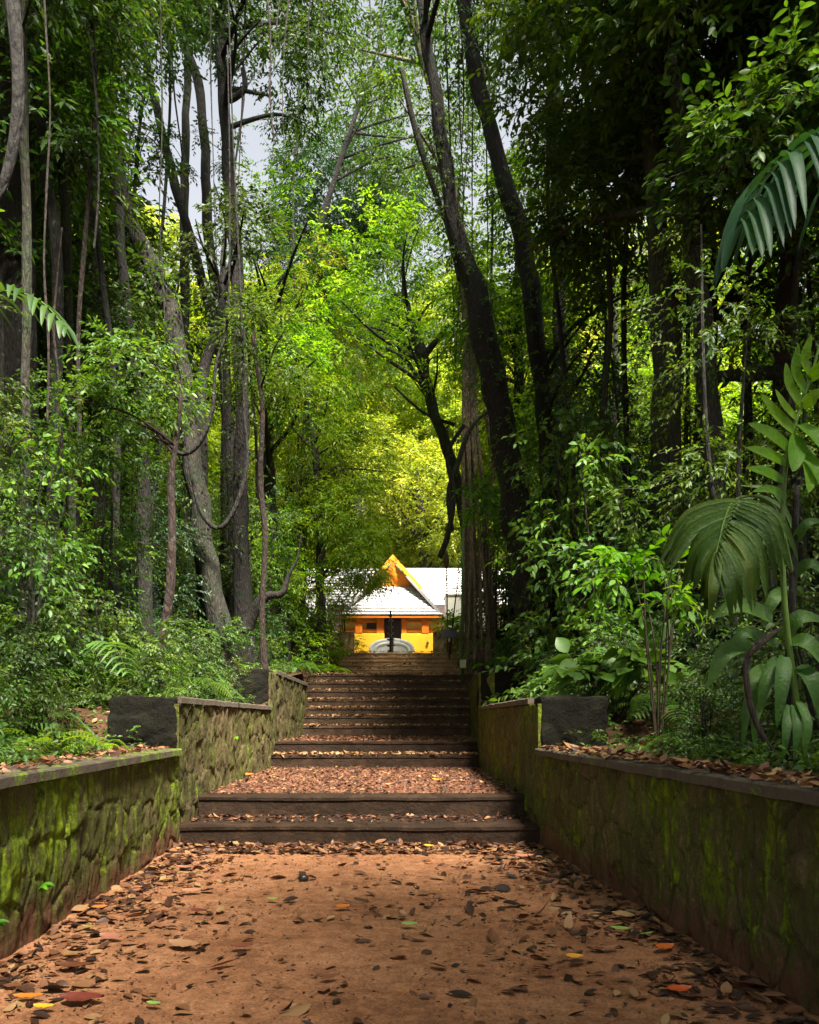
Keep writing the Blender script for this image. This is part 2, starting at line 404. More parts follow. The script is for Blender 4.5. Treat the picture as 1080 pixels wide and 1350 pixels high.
def strap(mb_lists, pts, wd, tint, fold=.18, up=None, nseg=7, tipw=.0):
    """a long blade along a curve; appended to (verts, faces, tints)"""
    V, Fc, T = mb_lists
    P = smooth_path(pts, max(2, nseg // (len(pts) - 1) + 1)); n = len(P); k0 = len(V)
    for i in range(n):
        t = i / (n - 1); a = Vector(P[min(i + 1, n - 1)]) - Vector(P[max(i - 1, 0)]); a.normalize()
        u = Vector(up if up is not None else (0, -0.5, 1)); s = a.cross(u)
        if s.length < 1e-3: s = Vector((1, 0, 0))
        s.normalize(); nn = s.cross(a).normalized()
        w_ = wd * (math.sin(math.pi * min(1, (t * .93 + .07)) ** .75) ** .8 if tipw == 0 else (1 - t * (1 - tipw)) * min(1, t * 8 + .25)) * .5
        p = Vector(P[i])
        V += [tuple(p + s * w_ + nn * w_ * fold * 2), tuple(p), tuple(p - s * w_ + nn * w_ * fold * 2)]
        if i:
            b = k0 + i * 3
            for f in ((b - 3, b - 2, b + 1, b), (b - 2, b - 1, b + 2, b + 1)): Fc.append(f); T.append(tint)

def strap_obj(name, L, mats, parent, org=None):
    V, Fc, T = L
    org = parent.location if org is None else org
    me = bpy.data.meshes.new(name); me.from_pydata([(v[0] - org[0], v[1] - org[1], v[2] - org[2]) for v in V], [], Fc)
    at = me.attributes.new('tint', 'FLOAT', 'FACE'); at.data.foreach_set('value', np.array(T, np.float32))
    me.polygons.foreach_set('use_smooth', [True] * len(me.polygons)); me.update()
    return link(name, me, mats, parent)

# ------------------------------------------------------------------ lie of the land
def xl(y): return interp(y, [(-8, -1.95), (.5, -2.16), (9.2, -2.4), (16.2, -2.41), (24.4, -2.42), (25.5, -2.3), (27.5, -1.85), (30, -1.75)])
def xr(y): return interp(y, [(-8, 2.75), (.5, 2.205), (9.2, 1.63), (16.2, 1.71), (22, 2.07), (25, 2.35), (28, 2.8), (30, 2.85)])
def hb(y): return interp(y, [(-20, .95), (8.9, .97), (10.2, 1.5), (16, 1.6), (17.5, 2.25), (22, 2.6), (25, 2.85), (29.4, 3.75), (60, 3.8), (75, 6), (110, 22), (160, 34)])
def ground_z(x, y):
    z = hb(y)
    e0 = max(xl(y) - x, x - xr(y), 0)
    if 23.1 < y < 30: z = min(z, interp(y, [(23.2, 2.2), (24.4, 2.68), (27.3, 2.70), (29.8, 3.78)]) + .55 * max(0, e0 - .15))
    ed = max(0, xl(y) - x - .5, x - xr(y) - .5)
    k = min(1, ed / 2)
    z += k * (.05 * noise.noise(Vector((x * .7, y * .7, 3))) + .12 * noise.noise(Vector((x * .25, y * .25, 9))))
    z += .06 * max(0, ed - 1.5) * (1 if y < 30 else max(0, 1 - (y - 30) / 6))
    z += .9 * max(0, (abs(x) - 16) / 10) ** 1.3
    if 23.1 < y < 30 and e0 < .2: z = min(z, interp(y, [(23.2, 2.2), (24.4, 2.68), (27.3, 2.70), (29.8, 3.78)]) + .02)
    return z
M_soil = None
def soil_mat(name, cols, grain=60, bd=.012):
    m, n, o = nodes(name)
    tc = n.nodes.new('ShaderNodeTexCoord').outputs['Object']
    c = ramp(n, [(.25, cols[0]), (.5, cols[1]), (.75, cols[2])], noise_n(n, 1.4, 9, tc, .72))
    c = mixc(n, .55, c, ramp(n, [(.35, (.35, .35, .35)), (.65, (1.5, 1.5, 1.5))], noise_n(n, grain, 5, tc, .7)), 'MULTIPLY')
    c = mixc(n, .7, c, ramp(n, [(.38, (.55, .52, .5)), (.6, (1.25, 1.25, 1.25))], noise_n(n, 9, 8, tc, .75)), 'MULTIPLY')
    c = mixc(n, ramp(n, [(.64, 0), (.68, .8)], noise_n(n, 75, 3, tc, .6)), c, (.05, .03, .02))
    p = N(n, 'ShaderNodeBsdfPrincipled', Roughness=.9); n.links.new(c, p.inputs['Base Color'])
    p.inputs['Specular IOR Level'].default_value = .15
    h = mathn(n, 'ADD', noise_n(n, grain * .5, 6, tc, .7), mathn(n, 'MULTIPLY', noise_n(n, 5, 4, tc), 1.5))
    n.links.new(bump(n, h, bd), p.inputs['Normal']); n.links.new(p.outputs[0], o.inputs[0]); return m
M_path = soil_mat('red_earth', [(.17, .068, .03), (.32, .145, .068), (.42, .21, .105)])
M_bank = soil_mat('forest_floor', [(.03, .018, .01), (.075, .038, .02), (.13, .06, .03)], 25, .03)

def grid_obj(name, xs, ys, zf, mat, label=None, kind='structure'):
    """xs(y) gives the row of x values"""
    V = []; Fc = []; nx = len(xs(ys[0]))
    for y in ys:
        for x in xs(y): V.append((x, y, zf(x, y)))
    for j in range(len(ys) - 1):
        for i in range(nx - 1):
            a = j * nx + i; Fc.append((a, a + 1, a + nx + 1, a + nx))
    me = bpy.data.meshes.new(name); me.from_pydata(V, [], Fc)
    me.polygons.foreach_set('use_smooth', [True] * len(Fc)); me.update()
    o = link(name, me, mat); o['kind'] = kind
    return o, V, Fc
# one ground sheet: both banks, the plateau and the hill behind, open along the stairs
def build_ground():
    V, Fc = [], []
    ys1 = list(np.arange(-20, 29.6, .5)) + [29.7]
    def strip(xsf, ys):
        k0 = len(V); nx = len(xsf(ys[0]))
        for y in ys:
            for x in xsf(y): V.append((x, y, ground_z(x, y)))
        for j in range(len(ys) - 1):
            for i in range(nx - 1):
                a = k0 + j * nx + i; Fc.append((a, a + 1, a + nx + 1, a + nx))
    offs = [0.1, .3, .5, 1, 1.5, 2, 3, 4, 5, 6, 8, 10, 13, 17, 22, 30, 45, 70]
    strip(lambda y: [xl(y) - o for o in reversed(offs)], ys1)
    strip(lambda y: [xr(y) + o for o in offs], ys1)
    allx = [-72, -47, -32, -24, -19, -15, -12, -10, -8, -7, -6, -5, -4, -3, -2, -1, 0, 1, 2, 3, 4, 5, 6, 7, 8, 10, 12, 15, 19, 24, 32, 47, 72]
    strip(lambda y: allx, [29.7, 31, 33, 36, 40, 44, 48, 52, 56, 60, 65, 70, 75, 80, 90, 100, 110, 130, 160])
    me = bpy.data.meshes.new('ground'); me.from_pydata(V, [], Fc); me.polygons.foreach_set('use_smooth', [True] * len(Fc)); me.update()
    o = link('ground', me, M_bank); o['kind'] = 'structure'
build_ground()

# steps: (front y, base z, top z, depth)
STEPS = [(9.2, -.1, .21, .95), (10.07, .1, .46, .4)]
STEPS2 = [(16.2, .35, .69, .65), (16.8, .5, .95, .4)]
zs = [1.217, 1.48, 1.716, 1.957, 2.23, 2.486, 2.73]
STEPS3 = [(22 + .4 * i, z - .4, z, .5) for i, z in enumerate(zs)]
STEPS4 = [(27.3 + .42 * i, 2.5 + .17 * i, z, .5) for i, z in enumerate([2.92, 3.10, 3.27, 3.44, 3.61, 3.785])]

def path_z(x, y): return .02 * noise.noise(Vector((x * 1.1, y * 1.1, 0))) + .006 * noise.noise(Vector((x * 6, y * 6, 2)))
nxp = 70
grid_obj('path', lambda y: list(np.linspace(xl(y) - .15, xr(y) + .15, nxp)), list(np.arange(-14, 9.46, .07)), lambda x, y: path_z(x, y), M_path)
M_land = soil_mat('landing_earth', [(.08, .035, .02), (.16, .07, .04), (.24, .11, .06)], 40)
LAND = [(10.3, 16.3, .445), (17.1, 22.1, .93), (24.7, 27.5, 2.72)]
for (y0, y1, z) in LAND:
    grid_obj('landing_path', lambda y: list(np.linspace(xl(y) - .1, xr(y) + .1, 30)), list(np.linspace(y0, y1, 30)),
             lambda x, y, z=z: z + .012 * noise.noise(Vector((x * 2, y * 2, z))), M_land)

# ------------------------------------------------------------------ stone
def stone_step_mat(name, col, top):
    m, n, o = nodes(name)
    tc = n.nodes.new('ShaderNodeTexCoord').outputs['Object']
    c = ramp(n, [(.3, [x * .6 for x in col]), (.7, [x * 1.4 for x in col])], noise_n(n, 2.2, 8, tc, .7))
    c = mixc(n, ramp(n, [(.52, 0), (.68, .6)], noise_n(n, 4.5, 5, tc, .6)), c, top)
    p = N(n, 'ShaderNodeBsdfPrincipled', Roughness=.92); n.links.new(c, p.inputs['Base Color'])
    p.inputs['Specular IOR Level'].default_value = .12
    h = mathn(n, 'ADD', noise_n(n, 22, 7, tc, .75), mathn(n, 'MULTIPLY', noise_n(n, 6, 8, tc, .7), 1.5))
    n.links.new(bump(n, h, .03), p.inputs['Normal']); n.links.new(p.outputs[0], o.inputs[0]); return m
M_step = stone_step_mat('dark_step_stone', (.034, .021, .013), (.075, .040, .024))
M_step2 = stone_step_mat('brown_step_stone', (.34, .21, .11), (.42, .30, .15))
M_block = stone_step_mat('black_block_stone', (.011, .010, .007), (.022, .022, .012))

def step_mesh(mb, x0, x1, y0, depth, z0, z1, seed):
    n = 44; V = []; Fc = []
    prof = [(.014, z0), (.014, z1 - .07), (0, z1 - .055), (0, z1 - .02), (.018, z1 - .003), (.05, z1), (depth, z1), (depth, z0)]
    for i in range(n + 1):
        x = lerp(i / n, x0, x1)
        for j, (dy, z) in enumerate(prof):
            k = .5 if j in (0, 6, 7) else 1
            ch = max(0, noise.noise(Vector((x * 4.1, seed * 1.7, 1))) - .22) * .09 if j in (3, 4, 5) else 0
            z -= ch * (1 if j > 3 else .3)
            V.append((x, y0 + dy + ch * (1 if j < 5 else 0) + k * .028 * noise.noise(Vector((x * 1.7, seed, z * 3))) + k * .006 * noise.noise(Vector((x * 9, seed, z * 9))),
                      z + k * .014 * noise.noise(Vector((x * 1.3, seed + 7, j * .2))) + (k * .006 * noise.noise(Vector((x * 8, seed + 3, 0))) if j > 1 else 0)))
    m = len(prof)
    for i in range(n):
        for j in range(m - 1):
            a = i * m + j; Fc.append((a, a + m, a + m + 1, a + 1))
    Fc.append(tuple(range(m))); Fc.append(tuple(reversed(range(n * m, n * m + m))))
    mb.add(V, Fc, 0, False)
def flight(steps, label, x0f, x1f, mat, cat='staircase'):
    t = thing('stone_staircase', label, cat, (0, steps[0][0], steps[0][1]))
    for i, (y, z0, z1, dep) in enumerate(steps):
        mb = MB(); step_mesh(mb, x0f(y), x1f(y), y, dep, z0, z1, y * 3.7 + i); mb.build('step', mat, t)
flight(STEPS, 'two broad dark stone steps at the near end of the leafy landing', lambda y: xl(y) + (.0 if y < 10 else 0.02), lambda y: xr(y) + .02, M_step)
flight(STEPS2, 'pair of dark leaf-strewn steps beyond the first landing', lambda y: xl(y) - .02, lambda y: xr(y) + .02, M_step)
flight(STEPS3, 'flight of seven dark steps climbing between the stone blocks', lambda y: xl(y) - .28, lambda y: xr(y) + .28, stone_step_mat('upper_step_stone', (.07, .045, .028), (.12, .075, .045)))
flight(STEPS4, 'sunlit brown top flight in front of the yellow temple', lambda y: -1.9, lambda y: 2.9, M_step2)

def masonry_mat(name, mossamt, warm=1.0):
    m, n, o = nodes(name)
    tc = n.nodes.new('ShaderNodeTexCoord').outputs['Object']
    c = ramp(n, [(0, (.05 * warm, .036 * warm, .02 * warm)), (.5, (.075 * warm, .054 * warm, .028 * warm)), (1, (.13 * warm, .095 * warm, .05 * warm))], attr(n, 'cell'))
    c = mixc(n, .7, c, ramp(n, [(.3, (.35, .35, .35)), (.7, (1.5, 1.5, 1.5))], noise_n(n, 7, 8, tc, .75)), 'MULTIPLY')
    c = mixc(n, .8, c, ramp(n, [(.35, (.3, .3, .3)), (.65, (1.7, 1.65, 1.5))], noise_n(n, 42, 6, tc, .8)), 'MULTIPLY')
    # rusty soil splash near the foot
    z = N(n, 'ShaderNodeSeparateXYZ'); n.links.new(tc, z.inputs[0])
    lowf = mathn(n, 'SUBTRACT', mathn(n, 'ADD', z.outputs['Z'], mathn(n, 'MULTIPLY', noise_n(n, 3, 4, tc), .5)), .25)
    c = mixc(n, ramp(n, [(.12, .75), (.32, 0)], lowf), c, (.15, .06, .028))
    # dark joints
    c = mixc(n, mathn(n, 'MULTIPLY', ramp(n, [(0, 1), (.7, 0)], attr(n, 'edge')), ramp(n, [(.35, .5), (.55, 1)], noise_n(n, 2.5, 3, tc))), c, (.022, .017, .01))
    # moss running down in streaks
    s = noise_n(n, 5.5, 8, tc, .68, (1, 2.2, .33)); l = noise_n(n, .9, 3, tc, .5)
    f = noise_n(n, 38, 4, tc, .7)
    mm = mathn(n, 'ADD', mathn(n, 'ADD', mathn(n, 'MULTIPLY', s, .74), mathn(n, 'MULTIPLY', l, .26)), mathn(n, 'MULTIPLY', mathn(n, 'SUBTRACT', f, .5), .3))
    mm = mathn(n, 'SUBTRACT', mm, ramp(n, [(0, .18), (.3, 0)], lowf))
    th = .60 - .09 * mossamt
    mf = ramp(n, [(th, 0), (th + .08, 1)], mm)
    mc = ramp(n, [(.3, (.06, .08, .008)), (.5, (.13, .19, .006)), (.7, (.24, .32, .010))], noise_n(n, 12, 5, tc, .6))
    c = mixc(n, mf, c, mc)
    oliv = ramp(n, [(th - .12, 0), (th - .02, .7)], mm)
    c = mixc(n, mathn(n, 'MULTIPLY', oliv, mathn(n, 'SUBTRACT', 1.0, mf)), c, (.075, .085, .015))
    p = N(n, 'ShaderNodeBsdfPrincipled', Roughness=.9); n.links.new(c, p.inputs['Base Color'])
    p.inputs['Specular IOR Level'].default_value = .2
    h = mathn(n, 'ADD', noise_n(n, 30, 8, tc, .75), mathn(n, 'MULTIPLY', mf, .25))
    h = mathn(n, 'ADD', h, mathn(n, 'MULTIPLY', noise_n(n, 9, 5, tc, .6, (1, 2, .35)), 1.2))
    n.links.new(bump(n, h, .028), p.inputs['Normal']); n.links.new(p.outputs[0], o.inputs[0]); return m
M_mas = {'L': masonry_mat('mossy_masonry', 1.45, 1.5), 'M': masonry_mat('streaked_masonry', .55, 1.25), 'R': masonry_mat('damp_masonry', 1.15, 1.9),
         'S': masonry_mat('pale_masonry', .3, 6.0)}

def masonry(t, a, b, z0, z1, thick, inward, mat, stone=.30, res=.022, seed=0, name='masonry', tall=1.0):
    """rubble face from a to b (x, y), facing `inward` (unit vector), with a plain back"""
    a = Vector((a[0], a[1])); b = Vector((b[0], b[1])); L = (b - a).length; H = z1 - z0
    ns, nz = max(4, int(L / res)), max(4, int(H / res))
    S, Z = np.meshgrid(np.linspace(0, L, ns + 1), np.linspace(0, H, nz + 1))
    rng = np.random.default_rng(seed)
    gx, gz = int(L / stone) + 3, int(H / (stone * tall)) + 3
    sx = (np.arange(gx)[None, :] - 1 + rng.uniform(0.1, .9, (gz, gx))) * stone
    sz = (np.arange(gz)[:, None] - 1 + rng.uniform(0.1, .9, (gz, gx))) * stone * tall
    sx, sz = sx.ravel(), sz.ravel(); cv = rng.uniform(0, 1, len(sx)); co = rng.uniform(-.02, .022, len(sx))
    w1 = np.array([[noise.noise(Vector((s * 3, z * 3, seed))) for s in S[0]] for z in Z[:, 0]])
    D = ((S + w1 * .08)[..., None] - sx) ** 2 + (((Z + w1 * .06)[..., None] - sz) / 1.0) ** 2
    part = np.argpartition(D, 2, axis=-1)[..., :2]
    d2 = np.take_along_axis(D, part, -1); od = np.argsort(d2, -1)
    d2 = np.take_along_axis(d2, od, -1); part = np.take_along_axis(part, od, -1)
    edge = np.clip((np.sqrt(d2[..., 1]) - np.sqrt(d2[..., 0])) / (stone * .10), 0, 1)
    w2 = np.array([[noise.fractal(Vector((s * 7, z * 4, seed + 5)), .8, 2, 4) for s in S[0]] for z in Z[:, 0]])
    disp = (edge ** .5 - 1) * .032 + co[part[..., 0]] * .8 + w2 * .022
    fade = np.minimum(1, np.minimum(S, L - S) / .03); disp = disp * fade
    dirv = (b - a) / L
    X = a.x + dirv.x * S + inward[0] * disp; Y = a.y + dirv.y * S + inward[1] * disp
    verts = np.stack([X, Y, Z + z0], -1).reshape(-1, 3); nf = len(verts)
    nx = ns + 1; ii = np.arange(nz)[:, None] * nx + np.arange(ns)[None, :]; ii = ii.ravel()
    faces = [tuple(q) for q in np.stack([ii, ii + 1, ii + nx + 1, ii + nx], 1)]
    bk = [(a.x - inward[0] * thick, a.y - inward[1] * thick), (b.x - inward[0] * thick, b.y - inward[1] * thick)]
    V = [tuple(v) for v in verts] + [(bk[0][0], bk[0][1], z0), (bk[1][0], bk[1][1], z0), (bk[1][0], bk[1][1], z1), (bk[0][0], bk[0][1], z1)]
    faces.append((nf, nf + 3, nf + 2, nf + 1))
    faces.append(tuple([nf + 3] + [nz * nx + i for i in range(nx)] + [nf + 2]))
    faces.append(tuple([nf, nf + 3] + [k * nx for k in range(nz, -1, -1)]))
    faces.append(tuple([nf + 1] + [k * nx + nx - 1 for k in range(0, nz + 1)] + [nf + 2]))
    ox, oy, oz = t.location
    me = bpy.data.meshes.new(name); me.from_pydata([(v[0] - ox, v[1] - oy, v[2] - oz) for v in V], [], faces)
    for nm, arr in (('cell', cv[part[..., 0]]), ('edge', edge)):
        at = me.attributes.new(nm, 'FLOAT', 'POINT'); at.data.foreach_set('value', np.concatenate([arr.ravel(), np.ones(4) * .6]).astype(np.float32))
    me.polygons.foreach_set('use_smooth', [True] * (len(faces) - 4) + [False] * 4); me.update()
    return link(name, me, mat, t)

def coping(t, pts, w_in, w_out, zt, th, mat, sgn, name='coping', seed=0):
    """slab along a polyline; sgn +1: path lies towards +x of the wall"""
    mb = MB(); V = []; Fc = []
    n = 0; P = []
    for i in range(len(pts) - 1):
        a, b = Vector(pts[i]), Vector(pts[i + 1]); k = max(2, int((b - a).length / .12))
        P += [a.lerp(b, j / k) for j in range(k)]
    P.append(Vector(pts[-1]))
    for p in P:
        j1 = .008 * noise.noise(Vector((p.x * 3, p.y * 3, seed))) + .006 * noise.noise(Vector((p.x * 14, p.y * 14, seed)))
        xi = p.x + sgn * (w_in + j1 * 1.5); xo = p.x - sgn * w_out
        V += [(xi, p.y, zt - th + j1), (xi, p.y, zt - .012 + j1), (xi - sgn * .012, p.y, zt + j1), (xo, p.y, zt + j1 * .5), (xo, p.y, zt - th)]
    m = 5
    for i in range(len(P) - 1):
        for j in range(m):
            a = i * m + j; b = i * m + (j + 1) % m
            Fc.append((a, b, b + m, a + m))
    Fc.append(tuple(range(m))); Fc.append(tuple(reversed(range((len(P) - 1) * m, len(P) * m))))
    mb.add(V, Fc); mb.build(name, mat, t)

def coping_mat(name, moss):
    m, n, o = nodes(name)
    tc = n.nodes.new('ShaderNodeTexCoord').outputs['Object']
    c = ramp(n, [(.3, (.05, .038, .025)), (.7, (.13, .10, .065))], noise_n(n, 6, 8, tc, .7))
    mf = ramp(n, [(.62 - .16 * moss, 0), (.7 - .16 * moss, 1)], noise_n(n, 3.5, 8, tc, .7))
    c = mixc(n, mf, c, ramp(n, [(.35, (.07, .09, .01)), (.65, (.18, .27, .008))], noise_n(n, 18, 4, tc)))
    p = N(n, 'ShaderNodeBsdfPrincipled', Roughness=.9); n.links.new(c, p.inputs['Base Color'])
    n.links.new(bump(n, noise_n(n, 30, 7, tc, .7), .02), p.inputs['Normal']); n.links.new(p.outputs[0], o.inputs[0]); return m
M_capL, M_capR = coping_mat('mossy_coping', .75), coping_mat('damp_coping', .15)

def block(t, x0, x1, y0, y1, z0, z1, seed):
    """rough plastered end block"""
    n = 34; mb = MB(); V = []; Fc = []
    faces = [((x0, y0, z0), (x1, y0, z0), (x1, y0, z1), (x0, y0, z1)), ((x0, y1, z0), (x0, y1, z1), (x1, y1, z1), (x1, y1, z0)),
             ((x0, y0, z1), (x1, y0, z1), (x1, y1, z1), (x0, y1, z1)), ((x0, y0, z0), (x0, y0, z1), (x0, y1, z1), (x0, y1, z0)),
             ((x1, y0, z0), (x1, y1, z0), (x1, y1, z1), (x1, y0, z1))]
    c = Vector(((x0 + x1) / 2, (y0 + y1) / 2, (z0 + z1) / 2))
    for q in faces:
        q = [Vector(p) for p in q]; k0 = len(V)
        for j in range(n + 1):
            for i in range(n + 1):
                p = q[0].lerp(q[1], i / n).lerp(q[3].lerp(q[2], i / n), j / n)
                d = noise.fractal(p * 2.6 + Vector((seed, 0, 0)), .8, 2, 5) * .034 - .03 * max(0, .12 - abs(noise.noise(Vector((p.x * 1.6, p.y, p.z * 2.4 + seed))))) / .12
                e = Vector((abs(p.x - c.x) / ((x1 - x0) / 2), abs(p.y - c.y) / ((y1 - y0) / 2), abs(p.z - c.z) / ((z1 - z0) / 2)))
                rd = .012 * ((e.x > .97) + (e.y > .97) + (e.z > .97) - 1)
                v = (p - c).normalized(); V.append(tuple(p + v * (d - rd)))
        for j in range(n):
            for i in range(n):
                a = k0 + j * (n + 1) + i; Fc.append((a, a + 1, a + n + 2, a + n + 1))
    mb.add(V, Fc, 0, True); mb.build('end_block', M_block, t)

# near walls
def near_wall(side):
    f = xl if side < 0 else xr; s = -side
    lab = 'low left rubble wall streaked with bright green moss' if side < 0 else 'low right rubble wall, darker, with dull olive moss patches'
    t = thing('stone_wall', lab, 'wall', (f(4), 4, 0))
    ys = [-3, .5, 9.25]
    for i in range(2):
        a, b = (f(ys[i]), ys[i]), (f(ys[i + 1]), ys[i + 1])
        dv = Vector((b[0] - a[0], b[1] - a[1])).normalized(); inn = (dv.y * s, -dv.x * s)
        masonry(t, a, b, -.05, 1.0, .3, inn, M_mas['L' if side < 0 else 'R'], .36 if side < 0 else .3, .02 if i else .04, 11 * (i + 1) + side)
    coping(t, [(f(-3), -3, 0), (f(.5), .5, 0), (f(9.15), 9.15, 0)], .05, .36, 1.072, .07, M_capL if side < 0 else M_capR, s, seed=side)
near_wall(-1); near_wall(1)
def mid_wall(side):
    f = xl if side < 0 else xr; s = -side
    lab = 'left terrace wall behind the big black block, mossy and streaked' if side < 0 else 'right terrace wall behind the wide black block, dark and damp'
    t = thing('stone_wall', lab, 'wall', (f(12), 12, 0))
    a, b = (f(9.6), 9.6), (f(16.25), 16.25)
    dv = Vector((b[0] - a[0], b[1] - a[1])).normalized(); inn = (dv.y * s, -dv.x * s)
    masonry(t, (f(9.2) + s * .0, 9.22), b, .0, 1.575, .3, inn, M_mas['M' if side < 0 else 'R'], .24, .026, 31 + side, tall=1.5)
    x0 = f(9.2)
    if side < 0: block(t, -3.21, x0 - .03, 9.2, 9.75, .5, 1.648, 4)
    else: block(t, x0 + .03, 2.42, 9.2, 9.75, .5, 1.655, 8)
    coping(t, [(f(9.78), 9.78, 0), (f(16.2), 16.2, 0)], .03, .32, 1.655, .075, M_capR, s, seed=side + 3)
    if side < 0: coping(t, [(f(9.2), 9.24, 0), (f(9.76), 9.76, 0)], .03, .02, 1.655, .075, M_capR, s, seed=9)
mid_wall(-1); mid_wall(1)
def far_wall(side):
    f = xl if side < 0 else xr; s = -side
    lab = 'short left wall with a broken corner beside the seven steps' if side < 0 else 'short right wall with a dark block beside the seven steps'
    t = thing('stone_wall', lab, 'wall', (f(18), 18, 0))
    ye = 23.2
    pts = [(f(16.2), 16.22), (f(ye), ye)]
    dv = Vector((pts[1][0] - pts[0][0], pts[1][1] - pts[0][1])).normalized(); inn = (dv.y * s, -dv.x * s)
    masonry(t, pts[0], pts[1], .3, 2.33, .3, inn, M_mas['M' if side < 0 else 'R'], .26, .035, 51 + side, tall=1.4)
    x0 = f(16.2)
    if side < 0: block(t, -3.15, x0 - .03, 16.2, 16.9, 1.2, 2.40, 14)
    else: block(t, x0 + .03, 2.58, 16.2, 16.9, 1.2, 2.45, 18)
    coping(t, [(f(16.93), 16.93, 0), (f(ye), ye, 0)], .02, .32, 2.42, .09, M_capR, s, seed=side + 6)
far_wall(-1); far_wall(1)
# pale rubble walls flanking the top of the stairs
t = thing('rubble_wall', 'pale mossy rubble wall left of the top step', 'wall', (-1.9, 30, 3.5))
masonry(t, (-4.6, 29.9), (-1.42, 29.9), 3.3, 4.57, .6, (0, -1), M_mas['S'], .36, .05, 71)
t = thing('rubble_wall', 'pale mossy rubble wall behind the black notice board', 'wall', (2.2, 30, 3.5))
masonry(t, (1.5, 30.1), (6.5, 30.1), 3.3, 4.62, .6, (0, -1), M_mas['S'], .36, .05, 72)
t = thing('stone_post', 'squat pale stone post at the right end of the sunlit steps', 'post', (*W(633, 880, 27)[:2], 2.9))
mb = MB(); c = t.location; mb.box(c.x - .09, c.x + .09, c.y - .09, c.y + .09, 2.8, 3.52, 0, .015); mb.build('shaft', simple('pale_post', (.35, .3, .16), .8, .3, 10, .01), t)
mb = MB(); mb.box(c.x - .11, c.x + .11, c.y - .11, c.y + .11, 3.523, 3.58, 0, .015); mb.build('cap', simple('pale_cap', (.4, .35, .2), .8, .3, 10, .01), t)

# ------------------------------------------------------------------ temple
M_yel = simple('yellow_wall_paint', (.88, .56, .025), .6, .12, 2)
M_cream = simple('cream_yellow_panel', (.88, .66, .22), .7, .12, 3)
M_orange = simple('orange_timber', (.78, .20, .012), .5, .15, 5, sc=(1, 1, 4))
M_orange2 = simple('golden_bargeboard', (.85, .36, .02), .5, .1, 8)
M_gbl = simple('gable_boards', (.80, .24, .01), .5, .12, 6)
M_door = simple('dark_door_wood', (.03, .012, .015), .4, .3, 10)
M_band = simple('red_oxide_plinth', (.55, .10, .02), .6, .2, 4)
M_white = simple('white_lime_plaster', (.86, .84, .83), .7, .08, 8)
M_black = simple('black_iron', (.02, .018, .016), .35, .3, 20, spec=.6)
M_grey = simple('grey_cement', (.22, .22, .18), .85, .15, 5)
M_pink = simple('pale_pink_wall', (.75, .60, .58), .8, .1, 3)
def roof_mat():
    m, n, o = nodes('pale_roof_tiles')
    tc = n.nodes.new('ShaderNodeTexCoord').outputs['UV']
    b = N(n, 'ShaderNodeTexBrick', Scale=1.0); b.inputs['Color1'].default_value = (.74, .72, .72, 1); b.inputs['Color2'].default_value = (.62, .60, .60, 1)
    b.inputs['Mortar'].default_value = (.16, .15, .15, 1); b.inputs['Mortar Size'].default_value = .022
    b.inputs['Brick Width'].default_value = .26; b.inputs['Row Height'].default_value = .24
    n.links.new(tc, b.inputs['Vector'])
    c = mixc(n, ramp(n, [(.45, 0), (.75, .5)], noise_n(n, 1.2, 6)), b.outputs[0], (.5, .46, .44))
    p = N(n, 'ShaderNodeBsdfPrincipled', Roughness=.6); n.links.new(c, p.inputs['Base Color'])
    n.links.new(bump(n, b.outputs['Fac'], .02), p.inputs['Normal']); n.links.new(p.outputs[0], o.inputs[0]); return m
M_roof = roof_mat()
def roof_slabs(name, quads, parent, th=.1):
    """roof planes as real slabs with stepped tile courses; each quad: eave-left, eave-right, top-right, top-left"""
    V = []; Fc = []; UV = []
    for (a, b, c, d) in quads:
        a, b, c, d = [Vector(p) for p in (a, b, c, d)]
        nn = (b - a).cross(d - a).normalized()
        if nn.z < 0: nn = -nn
        H = ((d + c) / 2 - (a + b) / 2).length; rows = max(3, int(H / .24)); cols = 24
        k0 = len(V)
        for j in range(rows):
            for e in (0, 1):
                t_ = (j + e) / rows
                for i in range(cols + 1):
                    p = a.lerp(d, t_).lerp(b.lerp(c, t_), i / cols) + nn * ((.035 if e == 0 else 0.0) + .008 * noise.noise(Vector((i * .9, j * 1.7, a.x))))
                    V.append(p); UV.append(((p - a).length if False else lerp(i / cols, 0, (b - a).length), t_ * H))
        for r in range(rows * 2 - 1):
            for i in range(cols):
                q = k0 + r * (cols + 1) + i; Fc.append((q, q + 1, q + cols + 2, q + cols + 1))
        k1 = len(V)
        for p in (a, b, c, d): V.append(p + nn * .034 if p in (a, b) else p - nn * .002); UV.append((0, 0))
        for p in (a, b, c, d): V.append(p - nn * th); UV.append((0, 0))
        for f in ((0, 1, 5, 4), (1, 2, 6, 5), (2, 3, 7, 6), (3, 0, 4, 7), (7, 6, 5, 4)): Fc.append(tuple(k1 + i for i in f))
    o = parent.location
    me = bpy.data.meshes.new(name); me.from_pydata([tuple(v - o) for v in V], [], Fc)
    uv = me.uv_layers.new(name='UVMap'); li = np.zeros(len(me.loops), int); me.loops.foreach_get('vertex_index', li)
    uv.data.foreach_set('uv', np.array(UV, np.float32)[li].ravel()); me.update()
    return link(name, me, M_roof, parent)

